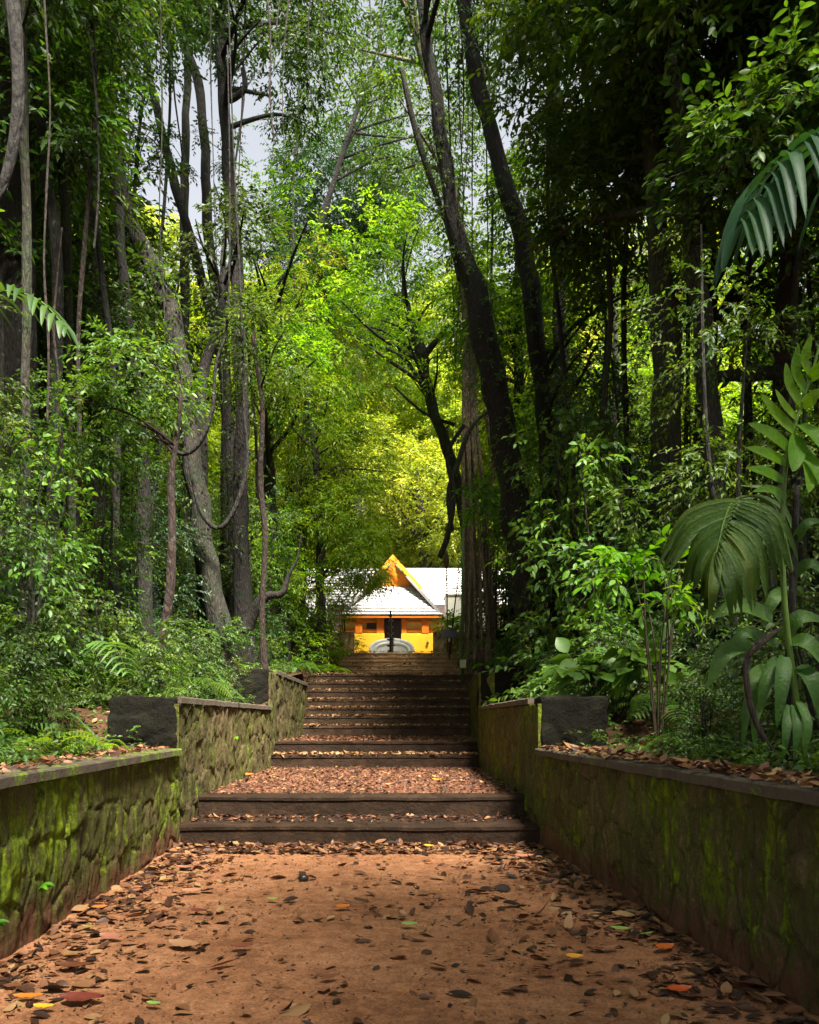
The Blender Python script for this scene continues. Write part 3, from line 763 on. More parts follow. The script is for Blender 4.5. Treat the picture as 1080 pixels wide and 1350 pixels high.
PL = 3.8                                                    # plateau height
T = thing('temple_gatehouse', 'small yellow temple gatehouse with orange gable and pale tiled roof', 'temple', (0, 38, PL))
def tp(px, py, d=38.0):
    p = W(px, py, d); return p.x, p.z
xL, xR = -2.35, 2.2
dx0, dx1 = tp(507, 0)[0], tp(529, 0)[0]; zt = 6.35; zp = 5.33
mb = MB(); mb.box(xL, dx0 - .03, 38.0, 38.25, PL - .3, zt); mb.box(dx1 + .03, xR, 38.0, 38.25, PL - .3, zt)
mb.box(xL, xL + .2, 38.25, 44, PL - .3, zt); mb.box(xR - .2, xR, 38.25, 44, PL - .3, zt); mb.build('wall', M_cream, T)
mb = MB(); mb.box(-1.78, dx0, 37.72, 37.995, PL + .62, zp, 0, .02); mb.build('plinth_wall', M_yel, T)
mb = MB(); mb.box(dx1, 1.98, 37.72, 37.995, PL + .62, zp, 0, .02); mb.build('plinth_wall', M_yel, T)
mb = MB(); mb.box(-2.6, 2.5, 37.45, 37.99, PL - .1, PL + .615, 0, .03); mb.build('base_band', M_band, T)
mb = MB(); mb.box(dx0, dx1, 38.1, 38.16, PL + .6, zt - .02); d_ = mb.build('door', M_door, T)
mb = MB()
for i in range(2):
    for j in range(4):
        x0 = lerp(i / 2, dx0, dx1) + .06; z0 = PL + .9 + j * .42; mb.box(x0, x0 + (dx1 - dx0) / 2 - .12, 38.075, 38.098, z0, z0 + .34, 0, .008)
mb.build('door_panels', M_door, d_)
for px0, px1 in ((497, 506.5), (529.5, 536)):
    a, b = tp(px0, 0)[0], tp(px1, 0)[0]; mb = MB(); mb.box(a, b, 37.80, 37.997, zp + .003, zt, 0, .015); mb.build('door_jamb', M_orange, T)
for px0, px1 in ((469, 478), (556, 565)):
    a, b = tp(px0, 0)[0], tp(px1, 0)[0]; mb = MB(); mb.box(a, b, 37.70, 37.997, zp + .003, zt, 0, .02); mb.build('post', M_orange, T)
for za in (tp(0, 820)[1], tp(0, 831)[1], tp(0, 813)[1]):
    for a, b in ((-2.3, -1.76), (-1.38, -.78), (.66, 1.3), (1.68, 2.18)):
        mb = MB(); mb.box(a, b, 37.88, 37.997, za - .03, za + .035, 0, .008); mb.build('wall_rail', M_orange, T)
a, za = tp(483.5, 831); b, zb = tp(496.5, 821.5)
mb = MB(); mb.box(a, b, 37.90, 37.995, za + .06, zb - .02); lt = mb.build('lattice_window', M_door, T)
mb = MB()
for i in range(7): x = lerp((i + .5) / 7, a, b); mb.box(x - .012, x + .012, 37.87, 37.899, za + .06, zb - .02)
for i in range(4): z = lerp((i + .5) / 4, za + .06, zb - .02); mb.box(a, b, 37.845, 37.869, z - .012, z + .012)
mb.build('lattice_bars', simple('brown_lattice', (.14, .05, .02), .6), lt)
for px in (472, 497.5, 535, 563.5):
    x, z = tp(px, 848); mb = MB(); mb.lathe((x, 37.66, z - .06), [(.02, 0), (.06, .02), (.065, .05), (.03, .08), (.02, .13)], 10); mb.build('wall_lamp', M_black, T)
# roof of the gatehouse
ye, zeave = 37.5, 6.16; gz, gy = 7.72, 39.2; ap = 9.08
roof_slabs('roof', [((-2.42, ye, zeave), (2.28, ye, zeave), (1.2, gy, gz), (-1.2, gy, gz)),
                    ((2.28, ye, zeave), (2.6, 44.2, zeave + .15), (.0, 44.2, ap), (0.0, gy + .1, ap - .02)),
                    ((-2.7, 44.2, zeave + .15), (-2.42, ye, zeave), (0.0, gy + .1, ap - .02), (.0, 44.2, ap))], T)
mb = MB(); mb.box(-2.4, 2.26, ye + .02, ye + .07, zeave - .13, zeave - .04); mb.build('fascia', M_orange, T)
mb = MB(); mb.add([(-1.12, gy, gz + .02), (1.12, gy, gz + .02), (0, gy, ap - .12), (-1.12, gy + .12, gz + .02), (1.12, gy + .12, gz + .02), (0, gy + .12, ap - .12)],
                  [(0, 1, 2), (5, 4, 3), (0, 3, 4, 1), (1, 4, 5, 2), (2, 5, 3, 0)]); gb = mb.build('gable', M_gbl, T)
mb = MB()
for i in range(4):
    z = gz + .1 + i * .3; h = (ap - .2 - z) / (ap - gz) * 1.25
    if h > .15: mb.box(-h, h, gy - .07, gy - .003, z, z + .05)
mb.build('gable_rail', M_orange, gb)
mb = MB(); mb.lathe((0, gy - .22, ap - .62), [(.05, 0), (.13, .06), (.14, .2), (.09, .3), (.04, .36), (.03, .42)], 14); mb.build('gable_finial', M_white, gb)
for s in (-1, 1):                                            # scalloped bargeboards
    mb = MB(); A = Vector((0, gy - .42, ap + .05)); Bv = Vector((s * 1.34, gy - .5, gz - .08)); n = 22; V = []; Fc = []
    for i in range(n + 1):
        p = A.lerp(Bv, i / n); dn = .22 + .05 * abs(math.sin(i * math.pi / 2))
        for yy in (0, .07): V += [(p.x, p.y + yy, p.z + .05), (p.x, p.y + yy, p.z - dn)]
    for i in range(n):
        a = i * 4; Fc += [(a, a + 1, a + 5, a + 4), (a + 2, a + 6, a + 7, a + 3), (a, a + 4, a + 6, a + 2), (a + 1, a + 3, a + 7, a + 5)]
    Fc += [(0, 2, 3, 1), (n * 4, n * 4 + 1, n * 4 + 3, n * 4 + 2)]
    mb.add(V, Fc); mb.build('bargeboard', M_orange2, T)
# white scrolled balustrades and steps before the door
for s in (-1, 1):
    t = thing('scroll_balustrade', 'white curved balustrade on the %s of the oil lamp before the door' % ('left' if s < 0 else 'right'), 'balustrade', (s * .4 - .05, 36.2, PL + .3))
    for w_, z_, y_, nm in ((.86, .52, 0, 'outer_scroll'), (.66, .36, -.13, 'inner_scroll')):
        mb = MB(); n = 16; pts = [(-.05 + s * (.08 + w_ * math.sin(math.pi / 2 * i / n)), 36.2 + y_, 4.36 + z_ * math.cos(math.pi / 2 * i / n) ** .8) for i in range(n + 1)]
        mb.tube(pts, [.085] * (n + 1), 10); V = []
        for (x, y, z) in pts: V += [(x, y - .04, z), (x, y - .04, 3.9), (x, y + .04, z), (x, y + .04, 3.9)]
        Fc = []
        for i in range(n): a = i * 4; Fc += [(a, a + 4, a + 5, a + 1), (a + 2, a + 3, a + 7, a + 6)]
        mb.add(V, Fc); mb.build(nm, M_white, t)
# multi-tier oil lamp
x, _, z = W(515, 858, 34.5)
t = thing('oil_lamp', 'tall black many-tiered oil lamp in front of the temple door', 'oil lamp', (x, 34.5, PL))
mb = MB(); mb.lathe((x, 34.5, PL), [(.28, 0), (.28, .1), (.16, .16), (.13, .4), (.1, .5)], 20); mb.build('base', M_black, t)
mb = MB(); mb.lathe((x, 34.5, PL + .5), [(.045, 0), (.045, 1.35), (.03, 1.4)], 12); mb.build('stem', M_black, t)
for i in range(5):
    r = .19 - .022 * i; mb = MB(); mb.lathe((x, 34.5, PL + .62 + i * .26), [(.03, 0), (r * .6, .02), (r, .07), (r * .96, .09), (r * .5, .06), (.05, .05)], 20); mb.build('lamp_tier', M_black, t)
mb = MB(); mb.lathe((x, 34.5, PL + 1.88), [(.03, 0), (.09, .04), (.1, .09), (.03, .15), (.05, .19), (.008, .3)], 14); mb.build('finial', M_black, t)
# long hall behind
T = thing('temple_hall', 'long low pale-walled temple hall with a wide white roof behind the gatehouse', 'temple', (1, 46, PL))
mb = MB(); mb.box(-7.2, 9.2, 44.6, 47.4, PL - .2, 7.62); mb.build('wall', M_pink, T)
roof_slabs('roof', [((-8.4, 43.6, 7.45), (10.2, 43.6, 7.45), (9.0, 46, 9.85), (-7.2, 46, 9.85)), ((10.2, 48.4, 7.45), (-8.4, 48.4, 7.45), (-7.2, 46, 9.85), (9.0, 46, 9.85)),
                    ((-8.4, 48.4, 7.45), (-8.4, 43.6, 7.45), (-7.2, 45.99, 9.85), (-7.2, 46.01, 9.85)), ((10.2, 43.6, 7.45), (10.2, 48.4, 7.45), (9.0, 46.01, 9.85), (9.0, 45.99, 9.85))], T)
mb = MB(); mb.box(-7.25, 9.25, 44.54, 44.597, PL, 5.3); mb.build('dado_band', M_yel, T)
for i in range(9):
    if -1.2 < (i - 3) * 1.9 < 3: continue
    x = -6.4 + i * 1.9
    mb = MB(); mb.box(x - .13, x + .13, 44.3, 44.53, PL, 7.5, 0, .02); mb.build('post', M_orange, T)
T = thing('side_pavilion', 'low pavilion with white roof and orange posts glimpsed between the left trees', 'pavilion', (-5.2, 40.5, PL))
mb = MB(); mb.box(-7.4, -3.4, 40, 42, PL - .2, 6.0); mb.build('wall', M_cream, T)
mb = MB(); mb.box(-7.45, -3.35, 39.94, 39.997, PL, 4.9); mb.build('dado_band', M_band, T)
for x in (-7.2, -6.2, -5.2, -4.2, -3.6):
    mb = MB(); mb.box(x - .1, x + .1, 39.5, 39.7, PL, 6.05, 0, .015); mb.build('post', M_orange, T)
roof_slabs('roof', [((-8, 39.0, 5.95), (-3.0, 39.0, 5.95), (-3.4, 41, 7.6), (-7.6, 41, 7.6)), ((-3.0, 43, 5.95), (-8, 43, 5.95), (-7.6, 41, 7.6), (-3.4, 41, 7.6))], T)
T = thing('cement_shed', 'plain grey cement shed wall beside the gatehouse roof', 'shed', (3.2, 41, PL))
mb = MB(); mb.box(2.62, 4.9, 40, 41.6, PL - .2, 7.42); mb.build('wall', M_grey, T)
mb = MB(); mb.box(2.56, 4.96, 39.94, 41.66, 7.423, 7.5, 0, .01); mb.build('roof_slab', M_grey, T)
# temple yard paving
mb = MB(); mb.box(-9, 10, 30.6, 37.4, PL - .05, PL + .06, 0, .01); o = mb.build('forecourt_path', simple('pale_forecourt', (.62, .54, .40), .8, .15, 3), None); o['kind'] = 'structure'

# notice board (small white lettering on black), slim poles
x, _, z = W(592.5, 841, 28.6); zg = 3.78
t = thing('notice_board', 'small black notice board with white lines of writing on a thin post', 'sign', (x, 28.6, zg))
mb = MB(); mb.tube([(x, 28.63, 3.5), (x, 28.63, z + .1)], .022, 8); mb.build('post', M_black, t)
x0, _, z1 = W(583, 830, 28.6); x1, _, z0 = W(602.5, 841, 28.6)
mb = MB(); mb.box(x0, x1, 28.57, 28.605, z0, z1, 0, .006); bd = mb.build('board', M_black, t)
mb = MB(); rnd = random.Random(5)
for r in range(3):
    xx = x0 + .05 + (.03 if r == 1 else 0)
    while xx < x1 - .07:
        wl = rnd.uniform(.014, .03); zz = z1 - .065 - r * .075
        mb.tube([(xx, 28.566, zz), (xx + wl * .5, 28.566, zz + rnd.uniform(.008, .02)), (xx + wl, 28.566, zz)], .0042, 4)
        if rnd.random() < .5: mb.box(xx, xx + wl, 28.563, 28.569, zz - .004, zz + .002)
        xx += wl + (.012 if rnd.random() < .75 else .035)
mb.build('lettering', simple('white_letter_paint', (.8, .8, .75), .6, .03), bd)
mb = MB(); mb.box(x - .035, x + .03, 28.55, 28.6, z0 - .13, z0 - .02, 0, .005); mb.build('tag', simple('cream_tag', (.6, .5, .25), .6, .1), t)
p0 = W(610, 895, 24.0); p1 = W(610, 690, 24.0)
t = thing('green_pole', 'thin mossy green pole with a pale box standing on the stairs', 'pole', (p0.x, 24, 2.4))
mb = MB(); mb.tube([(p0.x, 24, 2.45), (p1.x, 24, p1.z)], [.055, .035], 10); mb.build('shaft', simple('green_pole_paint', (.06, .11, .03), .6, .3, 10), t)
a = W(606, 881, 24); b = W(614, 870, 24); mb = MB(); mb.box(a.x, b.x, 23.86, 23.94, a.z, b.z, 0, .012); mb.build('box', simple('pale_green_box', (.45, .5, .25), .6, .15), t)
pb, pt = W(590.5, 850, 29.5), W(589, 745, 29.5)
t = thing('flame_pole', 'slender red-ringed pole topped by a brown drooping bulb', 'pole', (pb.x, 29.5, 3.78))
mb = MB(); mb.tube([(pb.x, 29.5, 3.7), (pt.x, 29.5, pt.z)], .024, 8); mb.build('shaft', simple('red_pole', (.22, .05, .04), .5, .3, 10), t)
mb = MB(); mb.lathe((pt.x - .02, 29.5, pt.z - .12), [(.03, 0), (.08, .08), (.11, .28), (.08, .5), (.02, .62)], 12); mb.build('bulb', simple('brown_bulb', (.12, .08, .04), .6, .3, 10), t)
for k in (.35, .6, .8): mb = MB(); mb.lathe((pt.x, 29.5, lerp(k, 4.2, pt.z)), [(.03, 0), (.045, .03), (.03, .06)], 10); mb.build('ring', M_band, t)
q0, q1 = W(594, 850, 29.0), W(606, 752, 29.0)
t = thing('leaning_stick', 'thin bare stick leaning beside the red-ringed pole', 'stick', (q0.x, 29.0, 3.75))
mb = MB(); Q = smooth_path([(q0.x, 29, 3.7, .03), (q0.x + .09, 29, 4.9, .026), (q1.x, 29, q1.z, .016)], 6); mb.tube([p[:3] for p in Q], [p[3] for p in Q], 7); mb.build('shaft', B['dark'], t)

# ------------------------------------------------------------------ named trees (trunks follow the photograph)
def T_(name, label, pts, ells=(), **kw):
    tr = pxtrunk(pts); b = tr[0]; g = ground_z(b[0], b[1])
    if b[2] > g: tr = [(b[0] + (b[0] - tr[1][0]) * .02, b[1], g - .15, b[3])] + ([] if b[2] - g < .3 else [b]) + tr[1:]
    kw.setdefault('dens', 3.6)
    return make_tree(name, label, tr, list(ells), **kw)
E = pxell
T_('forest_tree', 'stout leaning tree with flared brown roots beside the left broken-cornered wall',
   [(300, 905, 36, 18), (292, 850, 30, 18), (274, 740, 27, 18), (254, 620, 26, 18.2), (239, 500, 25, 18.4), (226, 430, 24, 18.5), (205, 365, 21, 18.6), (178, 305, 19, 18.7), (158, 240, 18, 18.8), (145, 150, 18, 19), (134, 60, 16, 19.2), (128, -80, 13, 19.4)],
   [E(110, -60, 19, 190, 90, 220, 4), E(60, 130, 19.5, 80, 70, 60, 3)], pal='dark', bark='grey', leaf=.16, seed=3, fl=(.9, 5, .06), nseg=18, climb=(.2, .7, 150, .11, 'mid'))
T_('forest_tree', 'dark straight trunk pressed against the stout leaning tree on the left',
   [(282, 900, 30, 18.8), (268, 760, 22, 18.8), (262, 640, 18, 18.9), (268, 500, 15, 19), (290, 420, 12, 19.2), (296, 300, 10, 19.4)],
   [E(300, 330, 19.5, 60, 70, 90, 2)], pal='dark', bark='dark', leaf=.14, seed=4)
T_('forest_tree', 'tall dark pole-straight trunk rising left of centre with a knot near its top',
   [(322, 890, 28, 22), (318, 700, 20, 22), (318, 560, 19, 22), (315, 400, 18, 22), (306, 270, 17, 22), (296, 150, 15, 22), (290, 40, 14, 22), (288, -120, 11, 22)],
   [E(345, -60, 22, 120, 100, 330, 4), E(370, 70, 22, 60, 70, 100, 3)], pal='dark', leaf=.17, seed=5, climb=(.1, .6, 160, .12, 'dark'), extra=[pxtrunk([(302, 132, 10, 22), (322, 118, 8, 22), (320, 90, 6, 22)])])
T_('forest_tree', 'thin dark trunk leaning left towards the grey sky gap',
   [(312, 880, 16, 24), (303, 600, 14, 24), (290, 470, 13, 24), (270, 380, 13, 24), (240, 280, 12, 24), (215, 180, 11, 24), (195, 90, 10, 24), (172, 10, 9, 24), (160, -100, 7, 24)],
   [E(150, -110, 24, 130, 80, 220, 4)], pal='dark', leaf=.17, seed=6)
T_('forest_tree', 'thin dark trunk curving up just left of the knotted trunk',
   [(300, 870, 18, 25), (296, 480, 14, 25), (275, 320, 13, 25), (270, 200, 13, 25), (262, 110, 12, 25), (240, 40, 11, 25), (225, -80, 9, 25)],
   [E(250, -90, 25, 110, 70, 180, 4)], pal='dark', leaf=.17, seed=7)
T_('sapling_tree', 'slim wavy brown trunk right of the knotted dark trunk, ground to mid-height',
   [(349, 900, 10, 19), (346, 800, 8, 19), (350, 720, 8, 19), (343, 620, 7, 19), (346, 540, 6, 19), (336, 460, 7, 19), (333, 400, 5, 19)],
   [E(350, 470, 19, 45, 60, 120, 2)], pal='mid', bark='red', leaf=.12, seed=8, limbs=3)
T_('forest_tree', 'brown trunk of middling girth half hidden behind the slim wavy trunk',
   [(362, 880, 20, 27), (358, 700, 17, 27), (352, 600, 15, 27), (350, 480, 12, 27), (345, 380, 10, 27)],
   [E(380, 380, 27, 70, 110, 380, 5), E(395, 520, 27, 55, 70, 220, 4)], pal='bright', bark='grey', leaf=.15, seed=9, dens=2)
T_('sapling_tree', 'slim reddish trunk rising behind the left black block',
   [(205, 918, 14, 12), (214, 850, 12, 12), (224, 770, 12, 12), (228, 700, 11, 12), (226, 640, 9, 12), (235, 560, 6, 12), (240, 480, 4, 12)],
   [E(190, 500, 12.3, 65, 50, 90, 1.4), E(130, 560, 12.2, 60, 45, 70, 1.2)], pal='mid', bark='red', leaf=.10, seed=10, limbs=4, detail=2)
T_('forest_tree', 'short thick dark trunk deep in the left undergrowth',
   [(192, 900, 20, 16), (190, 760, 18, 16), (189, 640, 18, 16), (186, 560, 16, 16), (170, 430, 13, 16), (160, 330, 12, 16), (150, 200, 11, 16)],
   [E(145, 480, 16, 65, 80, 130, 2), E(50, 420, 16, 90, 80, 130, 2)], pal='dark', leaf=.13, seed=11)
for k, (pts, lab, bk) in enumerate([
    ([(60, 900, 16, 13), (72, 600, 16, 13), (75, 350, 15, 13), (60, 230, 14, 13), (52, 120, 13, 13), (45, -60, 11, 13)], 'dark trunk second from the left edge, bending left near its top', 'dark'),
    ([(100, 900, 12, 14), (92, 560, 10, 14), (90, 380, 11, 14), (85, 250, 12, 14), (75, 140, 11, 14), (70, -60, 9, 14)], 'narrow trunk third from the left edge behind the leaves', 'moss'),
    ([(30, 900, 14, 11), (34, 500, 12, 11), (36, 300, 12, 11), (32, 150, 11, 11), (30, -60, 9, 11)], 'upright mossy trunk close to the left edge', 'moss'),
    ([(130, 900, 14, 17), (128, 560, 12, 17), (127, 330, 11, 17), (122, 170, 10, 17), (118, -60, 9, 17)], 'straight grey trunk left of the big leaning tree', 'grey'),
    ([(250, 900, 12, 26), (246, 520, 12, 26), (243, 300, 12, 26), (245, 150, 10, 26), (248, -60, 9, 26)], 'pale upright trunk behind the leaning tree in the sky gap', 'grey')]):
    T_('forest_tree', lab, pts, [E(pts[-1][0], -70, pts[-1][3], 120 if k < 4 else 60, 80, 200 if k < 4 else 90, 2.5)], pal='dark' if k != 1 else 'mid', bark=bk, leaf=.14, seed=20 + k)
# right-hand group
T_('banyan_tree', 'pale root-draped banyan trunk standing right of the stairs top',
   [(622, 880, 22, 26), (621, 820, 18, 26), (621, 740, 17, 26), (620, 640, 18, 26), (619, 540, 18, 26), (620, 420, 18, 26), (610, 330, 20, 26), (588, 230, 18, 26), (572, 120, 15, 26), (540, 20, 12, 26), (520, -80, 9, 26)],
   [E(500, -40, 26, 100, 100, 200, 5), E(545, 190, 26, 70, 60, 90, 3)], pal='mid', bark='pale', leaf=.17, seed=31, climb=(.12, .8, 260, .12, 'bright'), fl=(.5, 5, .10), nseg=20,
   extra=[pxtrunk([(606 + i * 9.5, 878, 6, 25.3 + .1 * i), (611 + i * 7.5, 790, 5, 25.35), (611 + i * 5 + 5 * (i % 2), 680, 5, 25.5), (611 + i * 3.6, 560, 5, 25.6), (614 + i * 2.4, 450, 5, 25.7)]) for i in range(6)]
   + [pxtrunk([(642, 880, 12, 25.5), (646, 800, 9, 25.6), (640, 700, 8, 25.7), (650, 620, 7, 25.8), (640, 540, 6, 25.8)])])
T_('forest_tree', 'great dark trunk with flared foot leaning left over the right bank',
   [(700, 885, 62, 19), (702, 840, 48, 19), (692, 740, 42, 19), (680, 660, 38, 19), (664, 570, 34, 19), (650, 490, 34, 19), (634, 420, 32, 19), (614, 350, 26, 19), (598, 290, 20, 19), (584, 200, 17, 19), (570, 100, 15, 19), (556, 10, 13, 19), (545, -90, 10, 19)],
   [E(600, -60, 19, 110, 90, 150, 4)], pal='dark', bark='dark', leaf=.16, seed=32, fl=(.6, 5, .08), nseg=18, climb=(.15, .8, 420, .11, 'mid'))
T_('forest_tree', 'dark sinuous trunk just right of the great leaning one',
   [(735, 870, 30, 20), (728, 720, 26, 20), (722, 600, 24, 20), (714, 510, 23, 20), (706, 410, 24, 20), (694, 335, 25, 20), (672, 270, 23, 20), (652, 200, 20, 20), (634, 120, 19, 20), (618, 40, 18, 20), (600, -80, 14, 20)],
   [E(690, -60, 20, 120, 90, 170, 4), E(790, 470, 20, 60, 70, 110, 3)], pal='dark', bark='dark', leaf=.16, seed=33, climb=(.2, .7, 300, .12, 'mid'))
T_('forest_tree', 'straight mid-grey trunk standing alone at upper centre right',
   [(742, 860, 22, 24), (740, 600, 19, 24), (738, 430, 18, 24), (737, 300, 17, 24), (733, 170, 16, 24), (729, 40, 14, 24), (725, -80, 12, 24)],
   [E(740, -70, 24, 130, 90, 190, 4), E(780, 150, 24, 70, 70, 120, 3)], pal='mid', bark='grey', leaf=.18, seed=34, climb=(.05, .9, 300, .13, 'mid'))
T_('forest_tree', 'thick upright mossy trunk behind the bright green bush on the right',
   [(884, 900, 44, 13), (882, 700, 38, 13), (878, 560, 37, 13), (876, 430, 36, 13), (872, 340, 28, 13), (862, 240, 24, 13), (855, 120, 20, 13), (850, -60, 16, 13)],
   [E(830, -10, 13, 190, 120, 420, 3), E(780, 260, 14.5, 70, 70, 160, 1.5)], pal='mid', bark='moss', leaf=.15, seed=35, detail=3)
T_('forest_tree', 'slightly curved grey-green trunk right of the thick mossy one',
   [(962, 900, 36, 12), (948, 690, 31, 12), (940, 590, 29, 12), (928, 480, 27, 12), (920, 380, 25, 12), (908, 280, 24, 12), (898, 180, 22, 12), (888, 80, 20, 12), (880, -60, 16, 12)],
   [E(960, -10, 12, 170, 130, 400, 2.5), E(1010, 200, 11.5, 110, 80, 170, 1.5)], pal='mid', bark='grey', leaf=.17, seed=36, detail=3)
T_('forest_tree', 'brown trunk at the right edge behind the yellow-green plant',
   [(1035, 900, 26, 14), (1032, 640, 24, 14), (1030, 500, 24, 14), (1038, 380, 20, 14), (1040, 200, 18, 14), (1030, -60, 14, 14)],
   [E(1080, 100, 14, 130, 150, 300, 2.5)], pal='mid', bark='red', leaf=.17, seed=37)
T_('forest_tree', 'slender crooked trunk leaning right among the bright central leaves',
   [(625, 860, 14, 28), (612, 690, 13, 28), (600, 625, 13, 28), (586, 580, 14, 28), (568, 530, 14, 28), (556, 470, 15, 28), (546, 440, 13, 28), (536, 400, 9, 28), (530, 370, 6, 28)],
   [E(520, 350, 28, 90, 60, 420, 4), E(470, 450, 28, 80, 55, 360, 4), E(560, 480, 28.5, 50, 45, 140, 3)], pal='bright', bark='grey', leaf=.17, seed=38, dens=1.4,
   extra=[pxtrunk([(556, 472, 9, 28), (575, 450, 8, 28), (590, 430, 5, 28)]), pxtrunk([(568, 530, 8, 28), (530, 470, 5, 28), (470, 450, 3, 28)]), pxtrunk([(600, 560, 5, 28), (560, 545, 4, 28), (520, 510, 3, 28)])])
T_('sapling_tree', 'slender leafy tree overhanging the left end of the temple roof',
   [(424, 885, 15, 27), (423, 780, 12, 27), (420, 690, 11, 27), (416, 600, 9, 27), (405, 520, 6, 27), (400, 470, 4, 27)],
   [E(455, 690, 27, 55, 45, 360, 2.5), E(480, 740, 26.6, 32, 32, 200, 1.6), E(410, 560, 27, 60, 60, 330, 3), E(470, 600, 27.5, 45, 40, 220, 2.5), E(415, 780, 27, 28, 50, 140, 1.6)], pal='bright', bark='moss', leaf=.15, seed=39, dens=2.4, droop=.5, asp=.34, limbs=4)
T_('forest_tree', 'tree with a great rounded dark crown below the small sky gap',
   [(470, 700, 18, 49.5), (470, 500, 16, 49.5), (468, 380, 13, 49.5), (465, 280, 10, 49.5)],
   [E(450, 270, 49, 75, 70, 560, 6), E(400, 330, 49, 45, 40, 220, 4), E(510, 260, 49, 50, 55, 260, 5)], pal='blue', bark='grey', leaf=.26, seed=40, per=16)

rnd = random.Random(31)
SLIM = [(14, 12, 'dark'), (48, 15, 'moss'), (84, 18, 'red'), (112, 12.5, 'red'), (140, 20, 'grey'), (160, 14, 'dark'), (178, 22, 'moss'), (205, 20, 'dark'), (225, 24, 'grey'), (335, 26, 'dark'), (385, 29, 'moss'),
        (765, 17, 'dark'), (795, 15, 'moss'), (812, 20, 'grey'), (842, 16, 'dark'), (905, 18, 'dark'), (975, 16, 'moss'), (1003, 14, 'dark'), (1055, 12, 'grey'), (1075, 15, 'dark'), (668, 25, 'grey')]
for i, (px, d, bk) in enumerate(SLIM):
    x = px; pts = []; wpx = rnd.uniform(.07, .16) * F / d
    for j in range(7):
        pts.append((x, 905 - j * 160, wpx * (1 - j * .08), d)); x += rnd.uniform(-22, 15) * (.5 + .15 * j)
    T_('slim_tree', '%s slim trunk standing %s' % ({'dark': 'dark', 'moss': 'mossy', 'grey': 'greyish', 'red': 'reddish'}[bk], 'in the left wood' if px < 300 else 'left of the temple' if px < 450 else 'behind the banyan' if px < 700 else 'in the right wood'),
       pts, [E(pts[-1][0], -60, d, 60, 60, 40, 1.6), E(x, 180, d, 36, 40, 16, .8)], pal='dark' if i % 3 else 'mid', bark=bk, leaf=.12, seed=500 + i, limbs=4, fl=(.4, 4, .05), nseg=8)

# branch lying across between two right-hand trunks
a, b = W(940, 497, 13.4), W(1042, 491, 13.8)
t = thing('fallen_log', 'mossy horizontal log caught between two trunks at the right', 'log', a)
mb = MB(); Q = smooth_path([(*a, .10), ((a.x + b.x) / 2, 13.6, (a.z + b.z) / 2 + .01, .115), (*b, .10)], 8)
mb.tube([p[:3] for p in Q], [p[3] for p in Q], 12, 0, None, .3, 3); mb.build('wood', B['moss'], t)

# lianas
def liana(label, pts, bark='dark', name='liana'):
    Q = smooth_path(pxtrunk(pts), 7); o = Vector(Q[0][:3]); t = None
    mb = MB(); mb.tube([p[:3] for p in Q], [p[3] for p in Q], 6, 0, None, .25, pts[0][0])
    ob = mb.build(name, B[bark], None, o); ob.location = o; tag(ob, label, 'liana'); return ob
liana('dark looping liana hooked across the stout leaning left trunk', [(120, 420, 2, 17), (160, 500, 3, 17), (190, 545, 5, 17), (212, 570, 6, 17), (238, 598, 6, 17), (262, 585, 7, 17), (280, 540, 6, 17), (285, 480, 4, 17), (300, 420, 3, 17), (303, 250, 2.2, 17), (300, 60, 1.5, 17)])
liana('thicker hanging liana swinging in a U between the left trunks', [(236, 480, 1.5, 17.4), (244, 570, 3, 17.4), (255, 640, 4, 17.4), (268, 680, 6, 17.4), (290, 696, 7, 17.4), (312, 665, 6, 17.4), (326, 610, 5, 17.4), (322, 540, 4, 17.4), (318, 400, 3, 17.4), (308, 200, 2.2, 17.4), (300, -40, 1.5, 17.4)])
liana('gnarled dark branch arching low to the right of the slim wavy trunk', [(322, 835, 22, 20), (338, 800, 16, 20), (352, 786, 12, 20), (372, 782, 9, 20), (380, 760, 5, 20), (392, 735, 2.5, 20), (398, 700, 1, 20)], name='crooked_branch')
liana('tangled pale creeper knot against the banyan trunk', [(596, 700, 6, 24.5), (592, 650, 7, 24.5), (604, 610, 8, 24.5), (618, 570, 6, 24.5), (640, 545, 5, 24.5), (668, 540, 3, 24.5)], 'moss')
liana('dark creeper hanging with a hooked end beside the banyan', [(580, 735, 7, 24), (592, 700, 8, 24), (598, 650, 7, 24), (590, 600, 5, 24), (612, 560, 5, 24)])
liana('pale diagonal stem crossing the crown of the great leaning trunk', [(530, 90, 7, 22), (545, 160, 8, 22), (566, 230, 8, 22), (590, 300, 7, 22), (606, 370, 7, 22)], 'grey')
liana('reddish vine curling down the top left corner', [(10, -40, 22, 7), (20, 40, 20, 7), (24, 120, 18, 7), (18, 190, 16, 7), (2, 250, 13, 7), (-25, 300, 10, 7)], 'dark')
rnd = random.Random(77)
HANG = [(105, 120, 380, 14), (165, -20, 430, 15), (148, -20, 200, 15), (118, 60, 360, 16), (120, 160, 330, 12), (350, -20, 300, 18), (365, 20, 190, 18), (385, -20, 250, 19), (410, 20, 160, 20),
        (590, 40, 520, 21), (604, -20, 430, 20), (612, 60, 600, 22), (622, -20, 470, 21), (632, 100, 560, 22), (575, -20, 250, 20), (560, 20, 150, 20), (648, -20, 180, 20), (500, -20, 120, 20),
        (487, -20, 200, 22), (540, -20, 110, 20), (815, 160, 330, 16), (700, -20, 120, 18), (430, -20, 100, 20), (280, 560, 720, 19), (210, 450, 620, 15), (82, 300, 700, 12), (55, 280, 560, 10), (615, 380, 640, 24), (326, 480, 700, 21)]
